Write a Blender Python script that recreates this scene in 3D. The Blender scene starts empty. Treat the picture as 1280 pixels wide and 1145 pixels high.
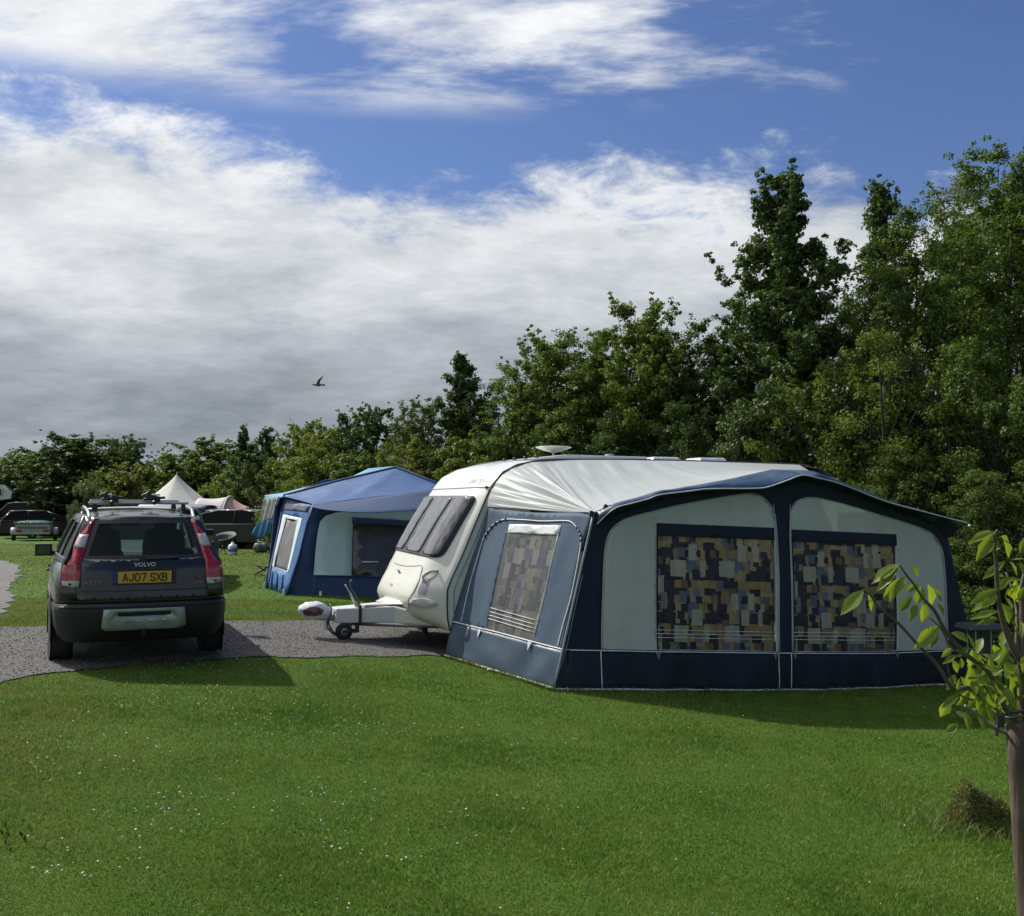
import bpy, bmesh, math, random
import numpy as np
from mathutils import Vector, Matrix, geometry, noise as mnoise
random.seed(7); rng = np.random.default_rng(11)
R = math.radians
scene = bpy.context.scene
COL = scene.collection

# ------------------------------------------------------------------ camera
EYE = 1.9; FPX = 1258.0; HOR = 633.0
PITCH = math.atan((HOR-572.5)/FPX)
cam = bpy.data.cameras.new('camera'); camo = bpy.data.objects.new('camera', cam); COL.objects.link(camo)
cam.sensor_width = 36; cam.lens = FPX/1280*36; cam.clip_start = .05; cam.clip_end = 4000
camo.location = (0, 0, EYE); camo.rotation_euler = (R(90)+PITCH, 0, 0)
scene.camera = camo

# ------------------------------------------------------------------ sky + sun
SUN_AZ = math.atan2(-.808, .589)      # towards the sun, from +Y clockwise
SUN_EL = R(46)
world = bpy.data.worlds.new('World'); scene.world = world; world.use_nodes = True
wt = world.node_tree; wt.nodes.clear()
class NE:
    """tiny expression wrapper over shader math nodes"""
    def __init__(s, t, sock): s.t = t; s.k = sock
    def _op(s, op, *o):
        n = s.t.nodes.new('ShaderNodeMath'); n.operation = op
        for i, a in enumerate((s,)+o):
            if isinstance(a, NE): s.t.links.new(a.k, n.inputs[i])
            else: n.inputs[i].default_value = a
        return NE(s.t, n.outputs[0])
    def __add__(s, o): return s._op('ADD', o)
    def __sub__(s, o): return s._op('SUBTRACT', o)
    def __mul__(s, o): return s._op('MULTIPLY', o)
    def __truediv__(s, o): return s._op('DIVIDE', o)
    def sqrt(s): return s._op('SQRT')
    def atan2(s, o): return s._op('ARCTAN2', o)
    def max(s, o): return s._op('MAXIMUM', o)
    def min(s, o): return s._op('MINIMUM', o)
    def floor(s): return s._op('FLOOR')
    def fract(s): return s._op('FRACT')
    def abs(s): return s._op('ABSOLUTE')
    def step(s, a, b):
        n = s.t.nodes.new('ShaderNodeMapRange'); n.interpolation_type = 'SMOOTHSTEP'
        n.inputs[1].default_value = a; n.inputs[2].default_value = b
        s.t.links.new(s.k, n.inputs[0]); return NE(s.t, n.outputs[0])
    def lin(s, a, b, c=0, d=1):
        n = s.t.nodes.new('ShaderNodeMapRange')
        for i, v in enumerate((a, b, c, d)): n.inputs[i+1].default_value = v
        s.t.links.new(s.k, n.inputs[0]); return NE(s.t, n.outputs[0])
    def curve(s, pts):
        n = s.t.nodes.new('ShaderNodeFloatCurve'); c = n.mapping.curves[0]
        n.mapping.use_clip = False
        while len(c.points) < len(pts): c.points.new(.5, .5)
        for p, q in zip(c.points, pts): p.location = q; p.handle_type = 'AUTO_CLAMPED'
        n.mapping.update(); s.t.links.new(s.k, n.inputs['Value']); return NE(s.t, n.outputs[0])
    def ramp(s, stops, interp='LINEAR'):
        n = s.t.nodes.new('ShaderNodeValToRGB'); e = n.color_ramp.elements; n.color_ramp.interpolation = interp
        while len(e) < len(stops): e.new(.5)
        for q, (p, c) in zip(e, stops): q.position = p; q.color = (c[0], c[1], c[2], 1)
        s.t.links.new(s.k, n.inputs[0]); return n.outputs[0]
def combine(t, x, y, z):
    n = t.nodes.new('ShaderNodeCombineXYZ')
    for i, a in enumerate((x, y, z)):
        if isinstance(a, NE): t.links.new(a.k, n.inputs[i])
        else: n.inputs[i].default_value = a
    return n.outputs[0]
def nnoise(t, vec, scale, detail=4, rough=.5, dist=0.0, w=None):
    n = t.nodes.new('ShaderNodeTexNoise')
    if vec is not None: t.links.new(vec, n.inputs['Vector'])
    n.inputs['Scale'].default_value = scale; n.inputs['Detail'].default_value = detail
    n.inputs['Roughness'].default_value = rough; n.inputs['Distortion'].default_value = dist
    return NE(t, n.outputs[0])
def mixc(t, f, a, b, mode='MIX'):
    n = t.nodes.new('ShaderNodeMix'); n.data_type = 'RGBA'; n.blend_type = mode
    for i, v in ((0, f), (6, a), (7, b)):
        if isinstance(v, NE): t.links.new(v.k, n.inputs[i])
        elif isinstance(v, bpy.types.NodeSocket): t.links.new(v, n.inputs[i])
        elif i == 0: n.inputs[0].default_value = v
        else: n.inputs[i].default_value = (v[0], v[1], v[2], 1)
    return n.outputs[2]

SKY_K = .08
sky = wt.nodes.new('ShaderNodeTexSky'); sky.sky_type = 'NISHITA'; sky.sun_disc = False
sky.sun_elevation = SUN_EL; sky.sun_rotation = SUN_AZ; sky.altitude = 50; sky.air_density = 1.0; sky.dust_density = .6; sky.ozone_density = 1.6
tc = wt.nodes.new('ShaderNodeTexCoord'); sep = wt.nodes.new('ShaderNodeSeparateXYZ')
wt.links.new(tc.outputs['Generated'], sep.inputs[0])
X, Y, Z = (NE(wt, sep.outputs[i]) for i in range(3))
H = (X*X+Y*Y).sqrt()
AZ = X.atan2(Y)*(180/math.pi)                 # degrees, 0 = straight ahead
V = Z/(H.max(.02))                            # tangent of elevation
AZn = AZ.lin(-90, 90)
def azc(px): return (math.degrees(math.atan((px-640)/FPX))+90)/180
def vv(px, py): return (HOR-py)/FPX*math.cos(math.atan((px-640)/FPX))
# planar projection: clouds lie on a sheet overhead
Zp = Z.max(0)+.30
PV = combine(wt, X/Zp, Y/Zp, 0.0)
rot = wt.nodes.new('ShaderNodeMapping'); rot.inputs['Rotation'].default_value = (0, 0, R(-35)); rot.inputs['Scale'].default_value = (1.0, 1.2, 1)
wt.links.new(PV, rot.inputs[0])
big = nnoise(wt, rot.outputs[0], 1.1, 12, .62, .22)
fine = nnoise(wt, rot.outputs[0], 5.6, 12, .68, .25)
rot2 = wt.nodes.new('ShaderNodeMapping'); rot2.inputs['Location'].default_value = (3.7, 1.9, 0); rot2.inputs['Rotation'].default_value = (0, 0, R(-20)); rot2.inputs['Scale'].default_value = (1.0, 1.6, 1)
wt.links.new(PV, rot2.inputs[0])
shade = nnoise(wt, rot2.outputs[0], 2.4, 12, .63, .15)
top = AZn.curve([(0, .40), (azc(-100), .46), (azc(0), vv(0, 105)), (azc(200), vv(200, 128)), (azc(340), vv(340, 185)), (azc(450), vv(450, 228)),
                 (azc(600), vv(600, 240)), (azc(700), vv(700, 195)), (azc(880), vv(880, 200)), (azc(1000), vv(1000, 235)), (azc(1060), vv(1060, 215)),
                 (azc(1140), vv(1140, 265)), (azc(1190), vv(1190, 225)), (azc(1300), vv(1300, 300)), (1, .22)])
d1 = (top - V + (big-.5)*.10 + (fine-.5)*.26).step(-.03, .05)
rot3 = wt.nodes.new('ShaderNodeMapping'); rot3.inputs['Location'].default_value = (1.3, 4.2, 0); rot3.inputs['Rotation'].default_value = (0, 0, R(-30)); rot3.inputs['Scale'].default_value = (.8, 2.4, 1); wt.links.new(PV, rot3.inputs[0])
# streaks high up, strongest to the left of the frame
w2 = AZn.curve([(0, .62), (azc(0), .66), (azc(330), .62), (azc(380), .58), (azc(480), .62), (azc(640), .63), (azc(800), .61), (azc(880), .54), (azc(960), .57), (azc(1100), .53), (azc(1280), .42), (1, .42)])
hi = V.step(vv(500, 150), vv(500, 85))
streak = nnoise(wt, rot3.outputs[0], 2.2, 12, .66, .2)
d2 = ((streak-.5)*.75 + (big-.5)*.30 + w2 - .56).step(-.05, .13) * hi
holes = ((shade-.5)*1.0 + (fine-.5)*.5 + V*.25).step(.21, .32)
D = (d1*(holes*-.55+1.0)).max(d2)
lum = V.curve([(0, .34), (.035, .29), (.07, .27), (.12, .32), (.16, .41), (.21, .50), (.27, .54), (.33, .58), (.40, .62), (.55, .70), (1, .80)])
lum = lum * ((shade-.5)*1.15+1.0) * ((fine-.5)*.7+1.0) * AZ.lin(-60, 60, 1.12, .86)
warm = lum.ramp([(0, (.72, .86, 1.0)), (.3, (.84, .93, 1.04)), (.62, (.97, 1.0, 1.03)), (1, (1, 1, 1))])
gr = wt.nodes.new('ShaderNodeCombineColor')
for i in range(3): wt.links.new((lum/SKY_K).k, gr.inputs[i])
cloud = mixc(wt, 1.0, gr.outputs[0], warm, 'MULTIPLY')
skyc = mixc(wt, 1.0, sky.outputs[0], (.58, .665, .90), 'MULTIPLY')
final = mixc(wt, D, skyc, cloud)
bg = wt.nodes.new('ShaderNodeBackground'); bg.inputs[1].default_value = SKY_K
wt.links.new(final, bg.inputs[0]); wo = wt.nodes.new('ShaderNodeOutputWorld'); wt.links.new(bg.outputs[0], wo.inputs[0])
sl = bpy.data.lights.new('sun', 'SUN'); sl.energy = 4.0; sl.angle = R(.53); sl.color = (1, .95, .87)
so = bpy.data.objects.new('sun', sl); COL.objects.link(so)
tosun = Vector((-.808*math.cos(SUN_EL), .589*math.cos(SUN_EL), math.sin(SUN_EL)))
so.rotation_euler = (-tosun).to_track_quat('-Z', 'Y').to_euler(); so.location = (-20, 10, 30)
scene.view_settings.view_transform = 'Standard'; scene.view_settings.look = 'None'
scene.view_settings.exposure = 0.42; scene.view_settings.gamma = 1.0; scene.view_settings.use_curve_mapping = False
scene.cycles.max_bounces = 6; scene.cycles.transparent_max_bounces = 12; scene.cycles.use_denoising = True
scene.cycles.sample_clamp_indirect = 4

# ------------------------------------------------------------------ terrain and measuring helpers
def sst(a, b, x):
    t = min(1, max(0, (x-a)/(b-a))); return t*t*(3-2*t)
GX = np.array([-60, -20, -6, -4.8, -3.2, -2, -.8, 0, .44, 3, 6, 12, 30, 80]); GZ = np.array([.45, .40, .36, .345, .325, .20, .06, 0, -.03, -.22, -.40, -.60, -.70, -.7])
def Gn(x, y):
    x = np.asarray(x, float); y = np.asarray(y, float)
    t = np.clip((y-20)/22, 0, 1); f = 1-.5*t*t*(3-2*t)
    return sum(np.interp(x+o, GX, GZ) for o in (-.7, -.35, 0, .35, .7))/5*f + .010*np.sin(x*1.3+.5)*np.sin(y*1.1)
def G(x, y): return float(Gn(x, y))
def ray(px, py):
    a = (px-640)/FPX; b = (572.5-py)/FPX; c, s = math.cos(PITCH), math.sin(PITCH)
    d = Vector((a, c-b*s, s+b*c)); return d/d.y
def at(px, py, d):
    return Vector((0, 0, EYE))+ray(px, py)*d
def gp(px, py):
    r = ray(px, py); d = 12.0
    lo, hi_ = 1.0, 300.0
    for _ in range(60):
        m = (lo+hi_)/2; p = r*m
        if EYE+p.z > G(p.x, p.y): lo = m
        else: hi_ = m
    return Vector((r.x*lo, lo, G(r.x*lo, lo)))
def on_plane(px, py, p0, n):
    r = ray(px, py); o = Vector((0, 0, EYE)); k = (p0-o).dot(n)/r.dot(n); return o+r*k

# ------------------------------------------------------------------ materials
MATS = {}
def mat(name, col, rough=.6, metal=0, var=.12, scale=6, bump=0, bscale=40, coat=0, spec=.5, transl=0, dirt=0, dirtcol=(.1, .09, .06), aniso=None, bdetail=5):
    if name in MATS: return MATS[name]
    m = bpy.data.materials.new(name); m.use_nodes = True; t = m.node_tree; b = t.nodes['Principled BSDF']
    out = t.nodes['Material Output']
    tcn = t.nodes.new('ShaderNodeTexCoord'); vec = tcn.outputs['Object']
    if aniso:
        mp = t.nodes.new('ShaderNodeMapping'); mp.inputs['Scale'].default_value = aniso; t.links.new(vec, mp.inputs[0]); avec = mp.outputs[0]
    else: avec = vec
    n1 = nnoise(t, vec, scale, 5, .6)
    lo = tuple(max(0, c*(1-var)) for c in col); hi2 = tuple(min(1, c*(1+var)) for c in col)
    c = mixc(t, n1.lin(.3, .7), lo, hi2)
    if dirt:
        n2 = nnoise(t, vec, scale*.6, 8, .7)
        c = mixc(t, n2.step(.56, .75)*dirt, c, dirtcol)
    t.links.new(c, b.inputs['Base Color'])
    b.inputs['Metallic'].default_value = metal; b.inputs['Specular IOR Level'].default_value = spec
    rr = n1*.16+(rough-.08); t.links.new(rr.k, b.inputs['Roughness'])
    if coat: b.inputs['Coat Weight'].default_value = coat; b.inputs['Coat Roughness'].default_value = .05
    if bump:
        nb = nnoise(t, avec, bscale, bdetail, .6); bm = t.nodes.new('ShaderNodeBump'); bm.inputs['Strength'].default_value = 1; bm.inputs['Distance'].default_value = bump
        t.links.new(nb.k, bm.inputs['Height']); t.links.new(bm.outputs[0], b.inputs['Normal'])
    if transl:
        tr = t.nodes.new('ShaderNodeBsdfTranslucent'); t.links.new(c, tr.inputs[0]); ms = t.nodes.new('ShaderNodeMixShader'); ms.inputs[0].default_value = transl
        t.links.new(b.outputs[0], ms.inputs[1]); t.links.new(tr.outputs[0], ms.inputs[2]); t.links.new(ms.outputs[0], out.inputs[0])
    MATS[name] = m; return m
def glass(name, tint, op, rough=.03, body=None):
    """thin sheet: part see-through, part glossy, part tinted body"""
    m = bpy.data.materials.new(name); m.use_nodes = True; t = m.node_tree; b = t.nodes['Principled BSDF']
    b.inputs['Base Color'].default_value = (*(body or [c*.25 for c in tint]), 1); b.inputs['Roughness'].default_value = rough
    n = nnoise(t, None, 1.5, 3, .5); bm = t.nodes.new('ShaderNodeBump'); bm.inputs['Distance'].default_value = .004; t.links.new(n.k, bm.inputs['Height']); t.links.new(bm.outputs[0], b.inputs['Normal'])
    tr = t.nodes.new('ShaderNodeBsdfTransparent'); tr.inputs[0].default_value = (*tint, 1)
    fr = t.nodes.new('ShaderNodeFresnel'); fr.inputs[0].default_value = 1.45; t.links.new(bm.outputs[0], fr.inputs['Normal'])
    f = NE(t, fr.outputs[0])*(1-op)+op
    ms = t.nodes.new('ShaderNodeMixShader'); t.links.new(f.k, ms.inputs[0]); t.links.new(tr.outputs[0], ms.inputs[1]); t.links.new(b.outputs[0], ms.inputs[2])
    t.links.new(ms.outputs[0], t.nodes['Material Output'].inputs[0]); return m
def leafmat(name, c1, c2, transl=.35, spec=.35, rough=.5, tcol=None):
    m = bpy.data.materials.new(name); m.use_nodes = True; t = m.node_tree; b = t.nodes['Principled BSDF']
    at_ = t.nodes.new('ShaderNodeAttribute'); at_.attribute_name = 'rnd'; r = NE(t, at_.outputs['Fac'])
    tcn = t.nodes.new('ShaderNodeTexCoord'); n = nnoise(t, tcn.outputs['Object'], .7, 4, .6)
    f = r*.6+(n-.5)*1.3+.2
    c = mixc(t, f.min(1).max(0), c1, c2)
    t.links.new(c, b.inputs['Base Color']); b.inputs['Roughness'].default_value = rough; b.inputs['Specular IOR Level'].default_value = spec
    tr = t.nodes.new('ShaderNodeBsdfTranslucent')
    c3 = mixc(t, 1.0, c, tcol or (1.25, 1.35, .5), 'MULTIPLY'); t.links.new(c3, tr.inputs[0])
    ms = t.nodes.new('ShaderNodeMixShader'); ms.inputs[0].default_value = transl
    t.links.new(b.outputs[0], ms.inputs[1]); t.links.new(tr.outputs[0], ms.inputs[2]); t.links.new(ms.outputs[0], t.nodes['Material Output'].inputs[0])
    return m

# ------------------------------------------------------------------ object helpers
def tag(o, label=None, cat=None, group=None, kind=None):
    if label: o['label'] = label
    if cat: o['category'] = cat
    if group: o['group'] = group
    if kind: o['kind'] = kind
    return o
def thing(name, label, cat, loc=(0, 0, 0), rz=0, group=None):
    o = bpy.data.objects.new(name, None); COL.objects.link(o); o.location = loc; o.rotation_euler = (0, 0, rz); o.empty_display_size = .2
    return tag(o, label, cat, group)
def copytree(o, parent=None):
    c = o.copy(); COL.objects.link(c)
    if parent is not None: c.parent = parent
    for ch in list(o.children): copytree(ch, c)
    return c
def rel(root, world_pts):
    M = Matrix.Translation(root.location) @ Matrix.Rotation(root.rotation_euler.z, 4, 'Z'); I = M.inverted()
    return [I @ Vector(p) for p in world_pts]
def from_np(name, V_, F_, material, parent=None, rnd=None, smooth=False, uv=None):
    """V_ (n,3), F_ (m,k) all faces with k corners"""
    me = bpy.data.meshes.new(name); n = len(V_); m, k = F_.shape
    me.vertices.add(n); me.vertices.foreach_set('co', V_.astype(np.float32).ravel())
    me.loops.add(m*k); me.loops.foreach_set('vertex_index', F_.astype(np.int32).ravel())
    me.polygons.add(m); me.polygons.foreach_set('loop_start', (np.arange(m)*k).astype(np.int32))
    if smooth: me.polygons.foreach_set('use_smooth', np.ones(m, bool))
    me.update(calc_edges=True)
    if rnd is not None:
        a = me.attributes.new('rnd', 'FLOAT', 'FACE'); a.data.foreach_set('value', rnd.astype(np.float32))
    me.materials.append(material)
    o = bpy.data.objects.new(name, me); COL.objects.link(o); o.parent = parent; return o
class MB:
    def __init__(s): s.v = []; s.f = []; s.sm = []; s.mi = []; s.uv = {}
    def add(s, vs, fs, smooth=False, mi=0):
        b = len(s.v); s.v += [tuple(v) for v in vs]
        for f in fs: s.f.append([i+b for i in f]); s.sm.append(smooth); s.mi.append(mi)
        return b
    def box(s, c, size, M=None, mi=0, taper=1.0):
        x, y, z = (a/2 for a in size); vs = []
        for dz in (-z, z):
            k = taper if dz > 0 else 1
            for dx, dy in ((-x, -y), (x, -y), (x, y), (-x, y)): vs.append(Vector((dx*k, dy*k, dz)))
        if M is not None: vs = [M @ v for v in vs]
        vs = [v+Vector(c) for v in vs]
        s.add(vs, [(0, 3, 2, 1), (4, 5, 6, 7), (0, 1, 5, 4), (1, 2, 6, 5), (2, 3, 7, 6), (3, 0, 4, 7)], False, mi); return s
    def tube(s, pts, r, n=8, mi=0, cap=True, flat=1.0, upv=None):
        pts = [Vector(p) for p in pts]; rs = r if isinstance(r, (list, tuple)) else [r]*len(pts); vs = []; prev = None
        for i, p in enumerate(pts):
            d = (pts[min(i+1, len(pts)-1)]-pts[max(i-1, 0)])
            if d.length < 1e-9: d = Vector((0, 0, 1))
            d.normalize()
            a = prev if prev is not None else (Vector(upv) if upv is not None else (Vector((0, 0, 1)) if abs(d.z) < .9 else Vector((1, 0, 0))))
            x = (a-d*a.dot(d)).normalized(); y = d.cross(x); prev = x
            for k in range(n):
                t = 2*math.pi*k/n; vs.append(p+(x*math.cos(t)*flat+y*math.sin(t))*rs[i])
        fs = []
        for i in range(len(pts)-1):
            for k in range(n): k2 = (k+1) % n; fs.append((i*n+k, i*n+k2, (i+1)*n+k2, (i+1)*n+k))
        if cap: fs.append(tuple(range(n-1, -1, -1))); fs.append(tuple((len(pts)-1)*n+k for k in range(n)))
        s.add(vs, fs, True, mi); return s
    def lathe(s, prof, c=(0, 0, 0), axis='Z', n=20, mi=0, smooth=True, M=None):
        vs = []
        for r, h in prof:
            for k in range(n):
                t = 2*math.pi*k/n; a, b = r*math.cos(t), r*math.sin(t)
                v = Vector({'Z': (a, b, h), 'X': (h, a, b), 'Y': (a, h, b)}[axis])
                if M is not None: v = M @ v
                vs.append(v+Vector(c))
        fs = []
        for i in range(len(prof)-1):
            for k in range(n): k2 = (k+1) % n; fs.append((i*n+k, i*n+k2, (i+1)*n+k2, (i+1)*n+k))
        if prof[0][0] > 1e-4: fs.append(tuple(range(n-1, -1, -1)))
        if prof[-1][0] > 1e-4: fs.append(tuple((len(prof)-1)*n+k for k in range(n)))
        s.add(vs, fs, smooth, mi); return s
    def grid(s, fn, nu, nv, mi=0, smooth=True, flip=False, uvfn=None, skip=None):
        vs = [fn(i/nu, j/nv) for j in range(nv+1) for i in range(nu+1)]; fs = []
        for j in range(nv):
            for i in range(nu):
                if skip and skip((i+.5)/nu, (j+.5)/nv): continue
                a = j*(nu+1)+i; q = (a, a+1, a+nu+2, a+nu+1); fs.append(q[::-1] if flip else q)
        b = s.add(vs, fs, smooth, mi)
        if uvfn:
            for j in range(nv+1):
                for i in range(nu+1): s.uv[b+j*(nu+1)+i] = uvfn(i/nu, j/nv)
        return s
    def panel(s, outer, holes=(), fn=None, maxlen=None, mi=0, smooth=True):
        """outline (2-D) with holes, tessellated, cut fine and mapped onto a surface by fn(a, b)"""
        loops = [[Vector((p[0], p[1], 0)) for p in l] for l in [outer, *holes]]
        flat = [v for l in loops for v in l]; tris = geometry.tessellate_polygon(loops)
        bm = bmesh.new(); vs = [bm.verts.new(v) for v in flat]
        for t in tris:
            try: bm.faces.new([vs[i] for i in t])
            except ValueError: pass
        bmesh.ops.recalc_face_normals(bm, faces=bm.faces)
        for f in bm.faces:
            if f.normal.z < 0: f.normal_flip()
        if maxlen:
            for _ in range(9):
                es = [e for e in bm.edges if e.calc_length() > maxlen]
                if not es: break
                bmesh.ops.subdivide_edges(bm, edges=es, cuts=1); bmesh.ops.triangulate(bm, faces=bm.faces)
        bm.verts.index_update(); b = len(s.v)
        for v in bm.verts:
            s.uv[b+v.index] = (v.co.x, v.co.y); s.v.append(tuple(fn(v.co.x, v.co.y)))
        for f in bm.faces: s.f.append([b+v.index for v in f.verts]); s.sm.append(smooth); s.mi.append(mi)
        bm.free(); return s
    def build(s, name, mats, parent=None, bevel=0, solid=0, sub=0, label=None, seg=2, offset=-1):
        me = bpy.data.meshes.new(name); me.from_pydata(s.v, [], s.f)
        me.polygons.foreach_set('use_smooth', s.sm)
        for m in (mats if isinstance(mats, (list, tuple)) else [mats]): me.materials.append(m)
        me.polygons.foreach_set('material_index', s.mi)
        if s.uv:
            uvl = me.uv_layers.new(name='UVMap')
            for l in me.loops: uvl.data[l.index].uv = s.uv.get(l.vertex_index, (0, 0))
        me.update(); o = bpy.data.objects.new(name, me); COL.objects.link(o); o.parent = parent
        if sub: md = o.modifiers.new('sub', 'SUBSURF'); md.levels = md.render_levels = sub
        if solid: md = o.modifiers.new('solid', 'SOLIDIFY'); md.thickness = solid; md.offset = offset
        if bevel: md = o.modifiers.new('bevel', 'BEVEL'); md.width = bevel; md.segments = seg; md.limit_method = 'ANGLE'
        if label: o['label'] = label
        return o
def text(body, size, M, material, parent, name='lettering', extrude=.0015, bold=0.0):
    c = bpy.data.curves.new(name, 'FONT'); c.body = body; c.size = size; c.extrude = extrude; c.align_x = 'CENTER'; c.align_y = 'CENTER'; c.offset = bold; c.resolution_u = 3
    tmp = bpy.data.objects.new('tmp_text', c); COL.objects.link(tmp); dg = bpy.context.evaluated_depsgraph_get()
    me = bpy.data.meshes.new_from_object(tmp.evaluated_get(dg)); bpy.data.objects.remove(tmp); bpy.data.curves.remove(c)
    me.name = name; me.materials.clear(); me.materials.append(material)
    o = bpy.data.objects.new(name, me); COL.objects.link(o); o.parent = parent; o.matrix_local = M; return o
def arc(c, r, a0, a1, n): return [(c[0]+r[0]*math.cos(R(a0+(a1-a0)*i/n)), c[1]+r[1]*math.sin(R(a0+(a1-a0)*i/n))) for i in range(n+1)]
def interp(pts, x):
    if x <= pts[0][0]: return pts[0][1]
    for (a, b), (c, d) in zip(pts, pts[1:]):
        if x <= c: return b+(d-b)*(x-a)/(c-a)
    return pts[-1][1]
def spline(pts, n=6):
    """Catmull-Rom through 3-D or 2-D tuples"""
    P_ = [Vector(p) for p in pts]; o = []
    for i in range(len(P_)-1):
        a, b, c, d = P_[max(i-1, 0)], P_[i], P_[i+1], P_[min(i+2, len(P_)-1)]
        for k in range(n):
            t = k/n; o.append(.5*((2*b)+(c-a)*t+(2*a-5*b+4*c-d)*t*t+(3*b-a-3*c+d)*t**3))
    o.append(P_[-1]); return o
# ================================================================== GROUND
def inpoly(x, y, poly):
    """vectorised point in polygon"""
    c = np.zeros(x.shape, bool); n = len(poly); j = n-1
    for i in range(n):
        xi, yi = poly[i]; xj, yj = poly[j]
        if yi != yj:
            c ^= ((yi > y) != (yj > y)) & (x < (xj-xi)*(y-yi)/(yj-yi)+xi)
        j = i
    return c
def world_poly(pxs): return [tuple(gp(*p).xy) for p in pxs]
drive = world_poly([(-60, 868), (0, 852), (100, 838), (190, 829), (345, 822), (560, 820)])
drive += [(1.0, 13.2), (5.0, 14.8), (9.5, 16.6), (8.6, 19.2), (4.0, 17.2), (0.2, 15.9)]
drive += world_poly([(470, 778), (300, 777), (180, 779), (60, 783), (-60, 787)]) + [(-9.5, 12.6), (-8.6, 9.3)]
def fray(poly, amp, step=.25):
    o = []
    for (a, b), (c, d) in zip(poly, poly[1:]+poly[:1]):
        L = math.hypot(c-a, d-b); n = max(1, int(L/step))
        for i in range(n):
            t = i/n; x, y = a+(c-a)*t, b+(d-b)*t; q = mnoise.noise_vector((x*1.7, y*1.7, 3.1)); w = mnoise.noise_vector((x*7, y*7, 9.1))
            o.append((x+(q.x+w.x*.5)*amp, y+(q.y+w.y*.5)*amp))
    return o
drive = fray(drive, .15, .12)
path = fray(world_poly([(-40, 694), (10, 702), (24, 708), (20, 724), (12, 740), (14, 752), (4, 768), (-40, 788)])+[(-14, 13.5), (-16, 18)], .15)
gm = bpy.data.materials.new('lawn'); gm.use_nodes = True; t = gm.node_tree; b = t.nodes['Principled BSDF']
tcn = t.nodes.new('ShaderNodeTexCoord'); vec = tcn.outputs['Object']
n1 = nnoise(t, vec, .35, 5, .6); n2 = nnoise(t, vec, 3.0, 6, .7); n3 = nnoise(t, vec, 60, 3, .7)
c = mixc(t, (n1*.5+n2*.5).lin(.35, .65), (.055, .125, .011), (.100, .185, .019))
c = mixc(t, (n2*.5+n1*.6-.1).step(.5, .66)*.6, c, (.085, .09, .022))
c = mixc(t, n3.lin(.35, .7), mixc(t, .5, c, (.02, .04, .006)), c)
t.links.new(c, b.inputs['Base Color']); b.inputs['Roughness'].default_value = .9; b.inputs['Specular IOR Level'].default_value = .15
bp = t.nodes.new('ShaderNodeBump'); bp.inputs['Distance'].default_value = .03; bp.inputs['Strength'].default_value = .8; t.links.new((n3+n2*.6).k, bp.inputs['Height']); t.links.new(bp.outputs[0], b.inputs['Normal'])
def axis(lo, hi_, near, k):
    o = []; x = 0.0; s = near
    while x < hi_: o.append(x); x += s; s *= k if x > 25 else 1
    o.append(hi_); q = []; x = 0.0; s = near
    while x > lo: q.append(x); x -= s; s *= k if x < -25 else 1
    q.append(lo); return sorted(set(q+o))
xs = np.array(axis(-420, 420, .4, 1.25)); ys = np.array(axis(-60, 900, .4, 1.2))
XX, YY = np.meshgrid(xs, ys); ZZ = Gn(XX, YY)
Vt = np.stack([XX, YY, ZZ], -1).reshape(-1, 3); nx = len(xs)
ii = (np.arange(len(ys)-1)[:, None]*nx+np.arange(nx-1)).ravel(); Ft = np.stack([ii, ii+1, ii+nx+1, ii+nx], -1)
tag(from_np('ground', Vt, Ft, gm, smooth=True), kind='structure')

def gravelmat(name, ca, cb, cc):
    m = bpy.data.materials.new(name); m.use_nodes = True; t = m.node_tree; b = t.nodes['Principled BSDF']
    v = t.nodes.new('ShaderNodeTexVoronoi'); v.inputs['Scale'].default_value = 62; tcn = t.nodes.new('ShaderNodeTexCoord'); t.links.new(tcn.outputs['Object'], v.inputs['Vector'])
    v2 = t.nodes.new('ShaderNodeTexVoronoi'); v2.inputs['Scale'].default_value = 75; t.links.new(tcn.outputs['Object'], v2.inputs['Vector'])
    sp = t.nodes.new('ShaderNodeSeparateColor'); t.links.new(v.outputs['Color'], sp.inputs[0]); f = NE(t, sp.outputs[0])
    n = nnoise(t, tcn.outputs['Object'], .8, 6, .65)
    c = mixc(t, f, ca, cb); c = mixc(t, n.step(.45, .7)*.6, c, cc)
    d = NE(t, v.outputs['Distance'])
    c = mixc(t, d.step(.35, .62)*.6, c, (.03, .03, .028))
    t.links.new(c, b.inputs['Base Color']); b.inputs['Roughness'].default_value = .85
    bp = t.nodes.new('ShaderNodeBump'); bp.inputs['Distance'].default_value = .02; t.links.new((d*-1+NE(t, v2.outputs['Distance'])*-.5).k, bp.inputs['Height']); t.links.new(bp.outputs[0], b.inputs['Normal'])
    return m
m_gravel = gravelmat('gravel', (.09, .086, .082), (.235, .228, .215), (.15, .13, .105))
m_gravel2 = gravelmat('path_gravel', (.16, .16, .165), (.32, .32, .32), (.2, .19, .17))
def sheet(name, poly, m, h):
    mb = MB(); mb.panel(poly, (), lambda x, y: (x, y, G(x, y)+h), .5); return tag(mb.build(name, m), kind='structure')
sheet('gravel_drive', drive, m_gravel, .012)
sheet('gravel_path', path, m_gravel2, .012)

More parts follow.
